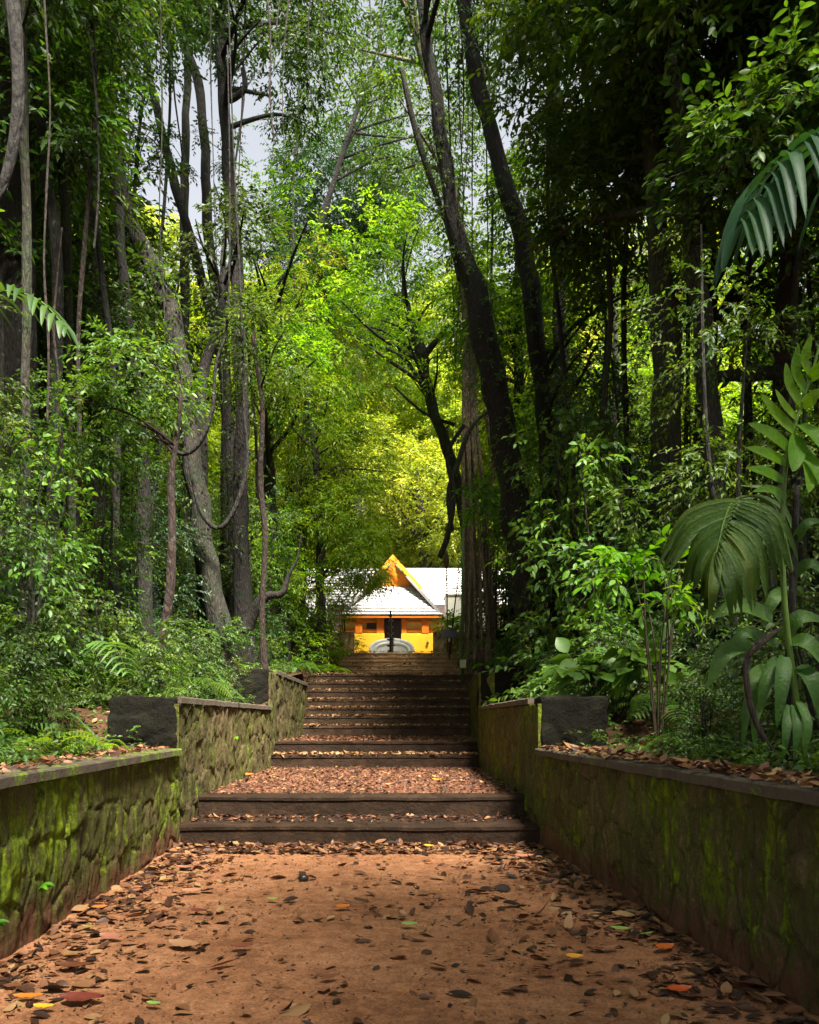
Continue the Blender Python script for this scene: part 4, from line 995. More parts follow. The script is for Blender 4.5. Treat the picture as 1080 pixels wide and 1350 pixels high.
for i, (px, y0, y1, d) in enumerate(HANG):
    pts = []; x = px; bk = rnd.choice(['dark', 'moss', 'grey', 'red'] if px < 400 else ['dark', 'moss', 'moss'])
    for j in range(7):
        pts.append((x, lerp(j / 6, -60 if i % 5 else y0, y1), (1 - .13 * j) * rnd.uniform(1.5, 3.2) if d > 13 else rnd.uniform(2, 3.8), d)); x += rnd.uniform(-7, 7)
    o = liana('%s %s vine dangling %s' % ('thicker' if i % 2 else 'thin', {'dark': 'dark', 'moss': 'mossy', 'grey': 'greyish', 'red': 'reddish'}[bk], 'in the left wood' if px < 300 else 'below the sky gap' if px < 450 else 'in the top centre' if px < 560 else 'around the banyan' if px < 660 else 'in the right wood'), pts, bk, 'hanging_vine')
    o['group'] = 'vines hanging from the canopy'; o['category'] = 'vine'

# ------------------------------------------------------------------ repeated plants
def proto_plant(name, cat, seed, h, r, pal, leaf, nspr, nl=7, nstem=4, asp=.42, detail=1, droop=.35, low=.15, bark='dark', per=9):
    """bushy plant or young tree, leafy from low on; built at the origin"""
    rng = np.random.default_rng(seed); rnd = random.Random(seed)
    t = thing(name, 'x', cat, (0, 0, 0)); mb = MB(); C = []
    for s in range(nstem):
        a = rnd.uniform(0, 6.28); rr = r * rnd.uniform(.15, .75) if nstem > 1 else r * .15
        tip = Vector((math.cos(a) * rr, math.sin(a) * rr, h * rnd.uniform(.7, 1))); b = Vector((math.cos(a) * .06, math.sin(a) * .06, -.15))
        m1 = b.lerp(tip, .5) + Vector((rnd.uniform(-.1, .1), rnd.uniform(-.1, .1), 0)) * h * .5
        r0 = .008 + h * .007
        Q = smooth_path([(*b, r0), (*m1, r0 * .7), (*tip, r0 * .25)], 8)
        mb.tube([p[:3] for p in Q], [p[3] for p in Q], 5)
        for k in range(int(per * h / nstem) + 3):
            i = rnd.randint(int(len(Q) * low), len(Q) - 1); C.append((Q[i][0], Q[i][1], max(.05, Q[i][2])))
    mb.build('stems', B[bark], t)
    C = np.array(C); k = len(C); wdt = r * (1 - .45 * (C[:, 2] / h)) * rng.uniform(.35, 1.0, k)
    an = rng.uniform(0, 6.283, k); C2 = C + np.stack([np.cos(an) * wdt, np.sin(an) * wdt, rng.normal(0, .06, k) * h * .5 - .1 * wdt], 1)
    idx = rng.integers(0, k, nspr); dv = norm(rng.normal(0, 1, (nspr, 3)) + np.array([0, 0, .1]))
    O = C2[idx] + dv * (rng.uniform(.05, .3, nspr) * r * .9)[:, None]; O[:, 2] = np.maximum(O[:, 2], .04)
    out_ = np.stack([np.cos(an), np.sin(an), np.zeros(k)], 1)[idx]
    D = dv * np.array([1, 1, .5]) + out_ * .7
    A = spray_arrays(O, D, leaf * nl * .42 * rng.uniform(.7, 1.3, nspr), nl, leaf, rng, droop, asp, rng.uniform(.1, .85, k)[idx])
    me = leaf_mesh('foliage', A[0], A[1], A[2], A[3], A[4], A[5], detail, .12, .15, A[6])
    link('foliage', me, [G[pal], M_twig], t)
    return t
PROTO = {}
def P_(key, *a, **k): PROTO[key] = proto_plant(*a, **k)
P_('sap0', 'sapling', 'sapling', 101, 4.6, 1.25, 'dark', .088, 950)
P_('sap1', 'sapling', 'sapling', 102, 5.4, 1.35, 'mid', .08, 1000, nl=8)
P_('sap2', 'sapling', 'sapling', 103, 3.6, 1.15, 'mid', .12, 420, nl=6, asp=.5, detail=2)
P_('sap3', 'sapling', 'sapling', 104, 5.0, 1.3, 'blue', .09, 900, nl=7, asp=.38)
P_('sap4', 'sapling', 'sapling', 105, 4.4, 1.3, 'bright', .14, 560, nl=7, asp=.4)
P_('shr0', 'shrub', 'shrub', 111, 1.5, .75, 'mid', .085, 330, nstem=6, detail=2)
P_('shr1', 'shrub', 'shrub', 112, 1.9, .85, 'dark', .10, 330, nstem=6, detail=2)
P_('shr2', 'shrub', 'shrub', 113, 1.2, .7, 'bright', .09, 230, nstem=5, detail=2)
P_('herb', 'leafy_herb', 'herb', 114, .45, .32, 'mid', .075, 44, nl=6, nstem=4, asp=.55, detail=2)
used = set()
def place(key, x, y, s=1.0, rz=0.0, label=None, group=None, z=None, sz=None):
    z = ground_z(x, y) if z is None else z
    pr = PROTO[key]
    sc = (s, s, s * (sz or 1))
    if key not in used:
        used.add(key); pr.location = (x, y, z); pr.rotation_euler = (0, 0, rz); pr.scale = sc; pr['label'] = label
        if group: pr['group'] = group
        return pr
    r = dup(pr, (x, y, z), rz, sc, label)
    if group: r['group'] = group
    elif 'group' in r: del r['group']
    return r
ADJ = {'sap0': 'dark green', 'sap1': 'mid green', 'sap2': 'broad-leaved green', 'sap3': 'deep blue-green', 'sap4': 'bright yellow-green', 'shr0': 'mid green', 'shr1': 'dark glossy', 'shr2': 'bright green', 'herb': 'small soft green'}
def zone(x, y):
    side = 'left' if x < 0 else 'right'
    if y < 9.5: return side, 'bank above near wall'
    if y < 17: return side, 'bank behind terrace wall'
    if y < 27: return side, 'bank beside upper stairs'
    return side, 'woodland by the temple'
def hides(x, y, m=1.1):
    return any((p0 - VX) * y / F - m < x < (p1 - VX) * y / F + m and y < yd for p0, p1, yd in ((205, 335, 18.6), (868, 955, 13.2), (655, 735, 20), (585, 640, 26)))
def scatter(kinds, n, xr_, yr_, seed, srange, mind, szr=(1, 1)):
    rnd = random.Random(seed); pts = []
    tries = 0
    while len(pts) < n and tries < 9000:
        tries += 1
        x, y = rnd.uniform(*xr_), rnd.uniform(*yr_)
        if abs(x - VX * 0) > y * .62 + 3.5: continue
        if xl(y) - .75 < x < xr(y) + .75: continue
        if any((x - a) ** 2 + (y - b) ** 2 < mind ** 2 for a, b in pts): continue
        if kinds[0].startswith('shr') and ((-3.7 < x < 0 and y < 9.9) or (0 < x < 2.8 and y < 9.9)): continue
        if kinds[0].startswith('sap') and hides(x, y, 1.6): continue
        pts.append((x, y)); k = rnd.choice(kinds); s, zn = zone(x, y)
        nm = PROTO[k].name.split('.')[0].replace('_', ' ')
        place(k, x, y, rnd.uniform(*srange), rnd.uniform(0, 6.28), '%s %s on the %s %s' % (ADJ[k], nm, s, zn), '%s plants on the %s %s' % (ADJ[k], s, zn), sz=rnd.uniform(*szr))
    return pts
# left and right understorey
scatter(['sap0', 'sap1', 'sap1', 'sap3', 'sap2'], 32, (-15, -5.2), (9.5, 30), 1, (.75, 1.2), 1.35, (.9, 1.25))
scatter(['sap0', 'sap0', 'sap1', 'sap3', 'sap2'], 36, (3.4, 16), (10.5, 30), 2, (.8, 1.2), 1.3, (.9, 1.25))
scatter(['shr0', 'shr1', 'shr0', 'shr2'], 30, (-9, -2.9), (4.5, 24), 3, (.6, 1.1), .85)
scatter(['shr0', 'shr1', 'shr1', 'shr0'], 30, (2.9, 9), (5.5, 24), 4, (.6, 1.1), .85)
scatter(['shr0', 'shr1', 'shr0'], 16, (-4.6, -2.9), (6.2, 16), 13, (.45, .75), .5)
scatter(['shr0', 'shr1', 'shr1'], 14, (2.3, 4.6), (7.2, 16), 14, (.4, .7), .5)
scatter(['herb'], 34, (-6, -2.7), (5.0, 24), 5, (.6, 1.3), .45)
scatter(['herb'], 30, (2.6, 7), (6.5, 24), 6, (.6, 1.3), .45)
scatter(['sap4', 'sap1', 'sap4'], 16, (-16, -4.5), (30, 36), 7, (1, 1.5), 1.9)
scatter(['sap4', 'sap1', 'sap4'], 12, (6, 18), (30, 36), 8, (1, 1.5), 1.9)

# canopy trees further back, copies of three
def proto_tree(key, name, seed, h, pal, leaf, ells, bark):
    t = make_tree(name, 'x', [(0, 0, -.3, .22), (.1, 0, h * .3, .17), (-.1, .1, h * .6, .13), (.1, 0, h, .05)], ells, pal, bark, leaf, 7, seed, cat='tree', limbs=5, nseg=8, per=15)
    PROTO[key] = t
proto_tree('can0', 'canopy_tree', 201, 12, 'dark', .20, [(0, 0, 9.5, 2.6, 2.6, 2.2, 560), (1.2, .5, 12, 2, 2, 1.5, 300), (-1.4, -.4, 7, 1.8, 1.8, 1.3, 240)], 'dark')
proto_tree('can1', 'canopy_tree', 202, 13, 'mid', .20, [(0, 0, 10, 2.8, 2.8, 2.4, 620), (-1.2, .5, 13, 2, 2, 1.6, 300), (1.5, -.4, 7.4, 1.8, 1.8, 1.2, 220)], 'grey')
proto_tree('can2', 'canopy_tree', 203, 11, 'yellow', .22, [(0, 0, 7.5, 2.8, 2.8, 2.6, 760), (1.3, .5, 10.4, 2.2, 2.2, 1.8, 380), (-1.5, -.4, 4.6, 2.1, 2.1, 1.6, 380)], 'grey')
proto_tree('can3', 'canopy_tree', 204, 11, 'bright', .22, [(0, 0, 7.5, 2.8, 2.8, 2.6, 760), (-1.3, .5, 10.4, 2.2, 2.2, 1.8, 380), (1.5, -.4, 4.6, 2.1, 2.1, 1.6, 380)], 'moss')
ADJ.update(can0='dark-crowned', can1='mid green', can2='yellow-green', can3='bright green')
def canopy(spots, seed, where, kinds):
    rnd = random.Random(seed)
    for (x, y, s) in spots:
        k = rnd.choice(kinds)
        while hides(x, y, 2.9) and y > 3: x += .5 if x > 0 else -.5
        place(k, x, y, s, rnd.uniform(0, 6.28), '%s forest tree standing %s' % (ADJ[k], where), '%s forest trees %s' % (ADJ[k], where))
rnd = random.Random(9)
canopy([(rnd.uniform(-17, -5.5), 9 + i * 1.5, rnd.uniform(.9, 1.25)) for i in range(15)], 10, 'in the left woodland', ['can0', 'can1', 'can0'])
canopy([(rnd.uniform(5.5, 17), 9 + i * 1.5, rnd.uniform(.9, 1.25)) for i in range(8)], 11, 'in the right woodland', ['can0', 'can1', 'can1'])

canopy([(-9, 34, 1.2), (-11, 39, 1.3), (-8.6, 43, 1.2), (9, 33, 1.2), (11, 38, 1.3), (12.5, 44, 1.2), (-14, 46, 1.3)], 14, 'beside the temple yard', ['can3', 'can1', 'can2'])
def tall(key, seed, pal, leaf, bark, h=24, n=1500):
    rg = random.Random(seed); el = []
    for i in range(6):
        z = h * (.30 + .125 * i); r = h * (.15 if i in (1, 2, 3) else .115)
        el.append((rg.uniform(-.09, .09) * h, rg.uniform(-.09, .09) * h, z, r, r, h * .09, int(n * (r / (h * .15)) ** 2)))
    t = make_tree('tall_tree', 'x', [(0, 0, -.5, .42), (.2, 0, h * .3, .33), (-.2, .1, h * .6, .22), (.2, 0, h * .97, .06)], el, pal, bark, leaf, 7, seed, limbs=6, nseg=8, per=26)
    PROTO[key] = t
tall('tal0', 301, 'yellow', .30, 'grey'); tall('tal1', 302, 'bright', .30, 'moss'); tall('tal2', 303, 'mid', .30, 'grey')
ADJ.update(tal0='yellow-green', tal1='bright green', tal2='deep green')
rnd = random.Random(4)
canopy([(-11.5, 50, .95), (-6, 51, .85), (-1.5, 53, .8), (3.4, 52, .82), (7.5, 50, .95), (13, 51, 1.0), (-17, 50, 1.1), (19, 50, 1.1)], 21, 'close behind the temple roofs', ['tal0'])
canopy([(x + rnd.uniform(-1.5, 1.5), 60 + rnd.uniform(-2, 2), rnd.uniform(1.05, 1.3)) for x in (-21, -14, -9.5, -.5, 5, 11, 18, 26)], 22, 'further behind the temple', ['tal0', 'tal1'])
canopy([(x + rnd.uniform(-2, 2), 78 + rnd.uniform(-3, 3), rnd.uniform(1.0, 1.3)) for x in range(-40, 45, 9)], 23, 'on the hill behind the temple', ['tal1', 'tal2'])
canopy([(-20, 30, .8), (-22, 40, .9), (-17, 24, .8), (20, 28, .8), (22, 40, .9), (17, 20, .8), (-16, 16, .75), (15, 14, .7)], 24, 'deep in the side woodland', ['tal2', 'tal2', 'tal1'])
# trees added out of view round the camera, to shade the path
place('can1', 9, 2, 1.0, 1, 'mid green tree added out of view beside the path for shade', 'unseen trees added to shade the near path')
for (x, y, s_, k) in [(7.5, -6, 1.0, 'can1'), (10, 5, 1.1, 'can1'), (-6, 2, 1.0, 'can1'), (-5, -5, 1.0, 'can0'), (-9, 6.5, 1.1, 'can0'), (13, 9, 1.2, 'can1')]:
    place(k, x, y, s_, x, 'forest tree added out of view beside the near path for shade', 'unseen trees added to shade the near path')
t = make_tree('added_shade_tree', 'x', [(0, 0, -.5, .4), (.2, 0, 10, .33), (-.1, .1, 20, .26), (.1, 0, 33, .08)],
              [(0, 0, 27, 4.6, 4.6, 2.6, 900), (1.5, .5, 31, 3.4, 3.4, 2, 450), (-1.8, -1, 24.5, 3.2, 3.2, 1.6, 350)], 'dark', 'dark', .26, 7, 350, limbs=8, nseg=10, per=22)
PROTO['gia'] = t; ADJ['gia'] = 'dark'  # giants added so their crowns, above the view, darken the upper forest
for (x, y, s_) in [(11, 18, 1.0), (-6.4, 13.5, 1.0), (-8.8, 19.5, 1.0), (-5.2, 6.5, .9)]:
    place('gia', x, y, s_, x * 2, 'huge dark tree added for shade, its crown unseen above the %s bank' % ('left' if x < 0 else 'right'), 'giant trees added for shade over the banks')
for (x, y, s_) in [(14, 14, 1), (16, 20, 1), (7.5, -13, 1), (-7, -3, .9), (-6, -11, 1), (-13, 17, .9), (14, -8, 1), (7.5, -6.5, 1.0), (-9, 2, .8), (9.5, 12, 1.2)]:  # tall crowns added, mostly beyond the view, to shade path and forest
    place('tal2', x, y, s_, x * 3, 'very tall deep green forest tree added to shade the path and wood', 'tall trees added for shade over the near path')
T_('forest_tree', 'tree whose high boughs arch right over the near path', [(760, 1000, 90, 4.5), (770, 300, 70, 4.6), (760, -400, 55, 5), (640, -900, 36, 5.5), (500, -1200, 20, 6)],
   [(1.0, 6, 10.2, 2.6, 3.4, .9, 150), (-1.2, 4, 10.8, 2.2, 3, .8, 90)], pal='mid', bark='grey', leaf=.16, seed=61) if False else None

# ------------------------------------------------------------------ near plants
def tints(rng, n, a, b): return rng.uniform(a, b, n)
def pw(px, py, d): return tuple(W(px, py, d))
t = thing('broad_leaf_palm', 'large palm-like plant with a drooping pleated dark green fan at the right edge', 'palm', (*pw(1040, 1000, 6)[:2], 1.0))
mb = MB(); Q = smooth_path([(*pw(1042, 1003, 6), .035), (*pw(1040, 900, 6), .032), (*pw(1046, 760, 6), .028), (*pw(1050, 640, 5.9), .02)], 6)
mb.tube([p[:3] for p in Q], [p[3] for p in Q], 8); mb.build('stem', B['dark'], t)
mb = MB(); Q = smooth_path([(*pw(1046, 760, 6), .014), (*pw(1020, 668, 5.8), .012), (*pw(968, 660, 5.5), .009), (*pw(944, 730, 5.05), .004)], 8)
mb.tube([p[:3] for p in Q], [p[3] for p in Q], 6); mb.build('leaf_stalk', simple('green_stalk', (.10, .16, .03), .4), t)
L = ([], [], []); rg = np.random.default_rng(8); nL = 17
for i in range(nL):
    if i in (5, 11): continue
    k = i / (nL - 1); bx, by, bd = lerp(k, 972, 944), lerp(k, 662, 734) , lerp(k, 5.5, 5.05)
    for s in (-1, 1):
        if s < 0: tx, ty, mx, my = lerp(k, 872, 938), lerp(k ** .8, 735, 812), lerp(k, 905, 938), lerp(k, 682, 775)
        else: tx, ty, mx, my = lerp(k, 1046, 962), lerp(k ** .7, 745, 822), lerp(k, 1022, 955), lerp(k, 684, 778)
        tx += rg.uniform(-9, 9); ty += rg.uniform(-14, 10)
        strap(L, [pw(bx, by, bd), pw(mx, my, bd - .12), pw(tx, ty, bd - .02 + rg.uniform(-.09, .09))], .074, rg.uniform(.0, 1), .42, (0.1, -1, .35), 9)
strap_obj('pleated_leaf', L, G['strap'], t)
L = ([], [], [])
DROOP = [((991, 850), (955, 862), (933, 906), .13, 6), ((1018, 818), (975, 800), (938, 815), .14, 5.9), ((1026, 868), (1010, 895), (1000, 938), .10, 5.9), ((1034, 866), (1030, 900), (1024, 960), .11, 5.8),
         ((1040, 930), (1036, 960), (1033, 1001), .07, 5.8), ((1046, 930), (1050, 960), (1047, 1003), .07, 5.8), ((1052, 925), (1064, 955), (1060, 1000), .07, 5.8), ((1050, 880), (1070, 900), (1085, 960), .14, 5.9),
         ((1040, 850), (1065, 850), (1095, 890), .14, 5.9), ((1005, 900), (985, 930), (979, 985), .08, 6.1), ((1015, 905), (995, 950), (996, 992), .06, 6.1), ((1030, 840), (1055, 815), (1090, 820), .12, 6),
         ((1020, 850), (985, 835), (962, 850), .10, 6.2), ((1012, 880), (990, 900), (985, 930), .12, 6), ((1040, 780), (1020, 790), (1003, 830), .10, 6.1), ((1046, 760), (1070, 745), (1095, 770), .1, 6.1),
         ((1044, 720), (1065, 690), (1090, 690), .07, 6), ((1010, 700), (985, 690), (940, 700), .05, 6.2), ((1046, 700), (1020, 650), (975, 640), .05, 6.2), ((1048, 690), (1000, 655), (900, 680), .04, 6.3)]
for a, m_, b, w_, d in DROOP: strap(L, [pw(*a, d), pw(*m_, d - .12), pw(*b, d - .08)], w_, rg.uniform(.15, .6), .22, (0, -1, .5), 9)
strap_obj('drooping_leaves', L, G['strap'], t)
L = ([], [], [])
BR = [((1047, 569), (1022, 545), (1003, 518), .10), ((1042, 594), (1015, 572), (986, 558), .10), ((1036, 611), (1010, 598), (984, 590), .085), ((1033, 634), (1008, 622), (984, 617), .08), ((1057, 536), (1040, 508), (1036, 478), .095),
      ((1063, 517), (1048, 490), (1053, 453), .095), ((1051, 553), (1034, 535), (1022, 513), .07), ((1070, 497), (1060, 475), (1070, 440), .09), ((1058, 536), (1080, 520), (1100, 525), .09), ((1055, 560), (1075, 575), (1090, 600), .13),
      ((1052, 575), (1048, 600), (1045, 622), .14), ((1060, 590), (1068, 620), (1066, 650), .13), ((1066, 500), (1085, 480), (1098, 450), .09), ((1048, 600), (1070, 610), (1082, 640), .12), ((1037, 655), (1015, 645), (992, 648), .06)]
for a, m_, b, w_ in BR: strap(L, [pw(*a, 5.6), pw(*m_, 5.5), pw(*b, 5.45)], w_, rg.uniform(.3, .95), .12, (.2, -1, .2), 9)
t2 = thing('bright_ginger_plant', 'upright stem with fat lime-green blades at the right edge above the palm', 'plant', (*pw(1060, 1000, 5.9)[:2], 1.0))
mb = MB(); Q = smooth_path([(*pw(1062, 1005, 5.9), .02), (*pw(1035, 800, 5.8), .02), (*pw(1033, 650, 5.7), .016), (*pw(1048, 560, 5.6), .014), (*pw(1074, 480, 5.6), .010), (*pw(1085, 430, 5.6), .005)], 6)
mb.tube([p[:3] for p in Q], [p[3] for p in Q], 8); mb.build('stem', simple('green_stem', (.09, .17, .02), .4), t2)
strap_obj('blades', L, G['lime'], t2)
ob = None
mb = MB(); Q = smooth_path(pxtrunk([(1030, 828, 5, 5.7), (1003, 848, 9, 5.6), (985, 870, 8, 5.6), (986, 912, 9, 5.6), (996, 950, 9, 5.6), (1010, 978, 9, 5.6), (1026, 1000, 10, 5.6)]), 8)
o_ = Vector(Q[-1][:3]); mb.tube([p[:3] for p in Q], [p[3] for p in Q], 8, 0, None, .3, 2); ob = mb.build('dead_stalk', B['red'], None, o_); ob.location = o_
tag(ob, 'curved reddish-brown dead stalk hanging before the palm at the right edge', 'stalk')

def frond_obj(name, label, rach, nl, ll, wd, pal, d_end, cat='frond', ang=(75, 35), droop=.25, tint=(.2, .7), sides=(-1, 1)):
    P = smooth_path(rach, 8); o_ = Vector(P[0]); t = thing(name, label, cat, o_); rg = np.random.default_rng(int(abs(rach[0][0]) * 97) % 999)
    mb = MB(); mb.tube([p[:3] for p in P], [lerp(i / (len(P) - 1), .012, .003) for i in range(len(P))], 6); mb.build('rachis', simple('rachis', (.08, .12, .03), .5), t)
    L = ([], [], []); n = len(P)
    for i in range(nl):
        k = .12 + .88 * i / (nl - 1); q = k * (n - 1); a = int(min(q, n - 2)); p = Vector(P[a]).lerp(Vector(P[a + 1]), q - a); tg = (Vector(P[a + 1]) - Vector(P[a])).normalized()
        sd = tg.cross(Vector((0, 0, 1)));
        if sd.length < .2: sd = Vector((1, 0, 0))
        sd.normalize(); le = ll * math.sin(math.pi * (.18 + .75 * k)) ** .7
        for s in sides:
            an = math.radians(lerp(k, *ang) + rg.uniform(-5, 5)); dv = tg * math.cos(an) + sd * s * math.sin(an)
            strap(L, [tuple(p), tuple(p + dv * le * .5 + Vector((0, 0, -.12 * droop * le))), tuple(p + dv * le * .95 + Vector((0, 0, -droop * le)))], wd, rg.uniform(*tint), .2, None, 6)
    strap_obj('leaflets', L, G[pal], t); return t
fp = frond_obj('frond_palm', 'palm whose long frond, coloured dark for shade, hangs in at the upper right edge', [(3.3, 5.35, 4.75), pw(1110, 188, 5.2), pw(1060, 190, 5.1), pw(1015, 225, 5.0), pw(982, 290, 4.9)], 16, .52, .085, 'blue', 0, ang=(85, 40), droop=.95)  # the shade on this frond is put into its darker leaf colour
mb = MB(); mb.tube([(3.5, 5.4, .9), (3.42, 5.4, 2.6), (3.32, 5.36, 4.72)], [.09, .075, .06], 10, 0, None, .2, 4); mb.build('trunk', B['dark'], fp)
frond_obj('palm_frond', 'dark small frond drooping at the left photo edge', [pw(-60, 420, 7.4), pw(0, 385, 7.3), pw(50, 395, 7.2), pw(85, 430, 7.1)], 12, .4, .06, 'dark', 0, ang=(80, 35), droop=.5)
# palm seedlings / ferns: one built, the rest copies
def proto_fern(key, seed, nf, ln, lw, wd, pal, name='fern', nl=15):
    rg = np.random.default_rng(seed); t = thing(name, 'x', 'fern', (0, 0, 0)); L = ([], [], []); mb = MB()
    for f in range(nf):
        a = 6.283 * f / nf + rg.uniform(-.3, .3); u = Vector((math.cos(a), math.sin(a), 0)); l_ = ln * rg.uniform(.7, 1.1); hi = rg.uniform(.45, .85)
        P = smooth_path([(0, 0, 0), tuple(u * l_ * .35 + Vector((0, 0, l_ * hi * .75))), tuple(u * l_ * .75 + Vector((0, 0, l_ * hi * .85))), tuple(u * l_ * 1.1 + Vector((0, 0, l_ * hi * .45)))], 7); n = len(P)
        mb.tube([tuple(p) for p in P], [lerp(i / (n - 1), .007, .002) for i in range(n)], 5)
        tb = rg.uniform(.15, .7)
        for i in range(nl):
            k = .25 + .75 * i / (nl - 1); q = k * (n - 1); a_ = int(min(q, n - 2)); p = Vector(P[a_]).lerp(Vector(P[a_ + 1]), q - a_); tg = (Vector(P[a_ + 1]) - Vector(P[a_])).normalized()
            sd = tg.cross(Vector((0, 0, 1))).normalized(); le = lw * math.sin(math.pi * (.12 + .83 * (k - .25) / .75)) ** .7
            for s in (-1, 1):
                dv = tg * .45 + sd * s * .9
                strap(L, [tuple(p), tuple(p + dv * le * .5 + Vector((0, 0, .02 * le))), tuple(p + dv * le + Vector((0, 0, -.3 * le)))], wd, min(1, max(0, tb + rg.uniform(-.15, .15))), .2, None, 3)
    mb.build('stalks', M_twig, t); strap_obj('fronds', L, G[pal], t); PROTO[key] = t
proto_fern('fern0', 5, 8, .7, .17, .026, 'bright'); proto_fern('fern1', 6, 8, 1.2, .34, .035, 'mid', 'palm_seedling', 14); proto_fern('fern2', 7, 10, .6, .14, .022, 'mid', nl=18)
FERNS = [('fern0', 58, 895, 8.3, .8, 'bright lime fern arching over the left bank near the photo edge'), ('fern0', 128, 935, 8.6, .55, 'small lime fern beside the left black block'), ('fern1', 195, 880, 13, .95, 'palm seedling with long arching fronds beside the reddish left trunk'),
         ('fern1', 110, 860, 11, 1.0, 'palm seedling left of the reddish trunk'), ('fern1', 0, 900, 8.6, .7, 'palm seedling at the left photo edge'), ('fern2', 170, 905, 12.5, .9, 'low soft fern just over the left black block'), ('fern2', 250, 900, 12.5, 1.1, 'low soft fern right of the reddish left trunk'),
         ('fern2', 385, 885, 23.6, 1.2, 'soft fern left of the seven-step flight'), ('fern0', 437, 884, 25.3, .9, 'lime tuft at the left foot of the sunlit steps'), ('fern0', 402, 893, 24.6, .8, 'lime tuft near the far end of the left wall'),
         ('fern1', 790, 890, 13.0, .8, 'palm seedling behind the right black block'), ('fern2', 860, 925, 9.8, 1.1, 'low soft fern on the right bank past the block'), ('fern1', 690, 740, 21, 1.1, 'palm seedling against the dark flared trunk'), ('fern2', 930, 940, 8.5, 1.0, 'low soft fern left of the palm'),
         ('fern0', 640, 880, 25.5, .8, 'lime tuft at the banyan foot'), ('fern1', 905, 900, 9.5, .8, 'palm seedling under the pleated fan')]
for k, px, py, d, s_, lab in FERNS:
    p = W(px, py, d); place(k, p.x, p.y, s_, px * .7, lab)
# the luminous leafy bush and other single plants
def bush(name, label, base, els, leaf, pal, seed, nl=6, asp=.48, nst=5, cat='bush', droop=.3):
    rg = np.random.default_rng(seed); rd = random.Random(seed); b = Vector(base); b.z = ground_z(b.x, b.y); t = thing(name, label, cat, b); mb = MB()
    for e in els:
        for k in range(nst):
            tip = Vector((e[0] + rd.uniform(-.7, .7) * e[3], e[1] + rd.uniform(-.7, .7) * e[4], e[2] + rd.uniform(-.6, .6) * e[5])); m_ = b.lerp(tip, .5) + Vector((rd.uniform(-.08, .08), 0, .1))
            Q = smooth_path([(*(b - Vector((0, 0, .1))), .012), (*m_, .009), (*tip, .003)], 6); mb.tube([p[:3] for p in Q], [p[3] for p in Q], 5)
    mb.build('stems', M_twig, t); A = crown_sprays(els, nl, leaf, rg, droop, asp, 7)
    link('foliage', leaf_mesh('foliage', A[0], A[1], A[2], A[3], A[4], A[5], 3, .15, .15, A[6], b), [G[pal], M_twig], t); return t
bush('leafy_bush', 'luminous lime-green leafy bush in front of the mossy right trunk', W(868, 930, 9), [E(828, 742, 9, 46, 26, 34, .35), E(868, 778, 9, 22, 28, 14, .3), E(885, 728, 9.2, 24, 14, 10, .25)], .14, 'lime', 401, nst=3)
bush('leafy_bush', 'small bright green sprig in front of the banyan trunk', W(650, 870, 22), [E(640, 655, 22, 24, 22, 50, .5), E(648, 690, 22, 16, 14, 22, .4)], .20, 'lime', 402)
bush('leafy_bush', 'low bush with big pale heart-shaped leaves behind the right black block', W(810, 930, 10), [E(800, 885, 10, 45, 14, 26, .5), E(870, 885, 9.6, 24, 18, 18, .4)], .24, 'mid', 403, 4, .72)
bush('leafy_bush', 'fresh green bush right of the temple below the grey shed', W(596, 850, 31.5), [E(592, 826, 31.5, 17, 14, 160, .6)], .14, 'bright', 404)
bush('leafy_bush', 'red-tinged bush beside the pavilion at the left', W(400, 860, 30), [E(398, 825, 30, 26, 22, 200, .8)], .15, 'mid', 405)
bush('leafy_bush', 'bushy clump in front of the right rubble wall', W(655, 860, 27.5), [E(660, 790, 27.5, 30, 28, 200, .8), E(655, 850, 27.5, 26, 14, 120, .5)], .15, 'mid', 406)
bush('leafy_bush', 'small bright plant hugging the left side of the top steps', W(447, 868, 27.6), [E(440, 858, 27.6, 14, 10, 70, .5)], .12, 'bright', 407)

# leafy saplings right where the photograph is thickest
for (k, px, d, s_, sz, lab) in [('sap2', 760, 14.5, 1.15, 1.3, 'broad-leaved sapling right of the great leaning trunk, pale glossy leaves'), ('sap2', 800, 12.5, .95, 1.2, 'broad-leaved sapling standing behind the right black block'), ('sap0', 748, 19.5, 1.1, 1.2, 'dark sapling clothing the foot of the sinuous trunk'),
                            ('sap0', 830, 15, 1.2, 1.3, 'tall dark sapling between the sinuous and mossy trunks'), ('sap3', 918, 14.5, 1.0, 1.2, 'blue-green sapling behind the two right mossy trunks'), ('sap1', 1000, 11, 1.1, 1.2, 'mid green sapling behind the palm'),
                            ('sap2', 40, 10.5, .8, 1.2, 'broad-leaved sapling near the left edge'), ('sap1', 120, 12.5, .85, 1.15, 'mid green sapling between left edge and reddish trunk'), ('sap0', -30, 8.5, .8, 1.1, 'dark sapling at the very left edge'),
                            ('sap3', 180, 17.5, 1.0, 1.1, 'blue-green sapling left of the stout leaning trunk'), ('sap4', 385, 25.5, .9, 1.2, 'bright sapling beyond the left wall end'), ('sap1', 340, 24, 1.0, 1.2, 'mid green sapling behind the slim wavy trunk'),
                            ('sap4', 375, 31, 1.2, 1.3, 'bright sapling before the side pavilion'), ('sap4', 455, 31.2, .62, 1.1, 'small bright sapling left of the top step'), ('sap1', 660, 29, .9, 1.2, 'mid green sapling behind the banyan')]:
    p = W(px, 900, d); place(k, p.x, p.y, s_, px * .37, lab, sz=sz)
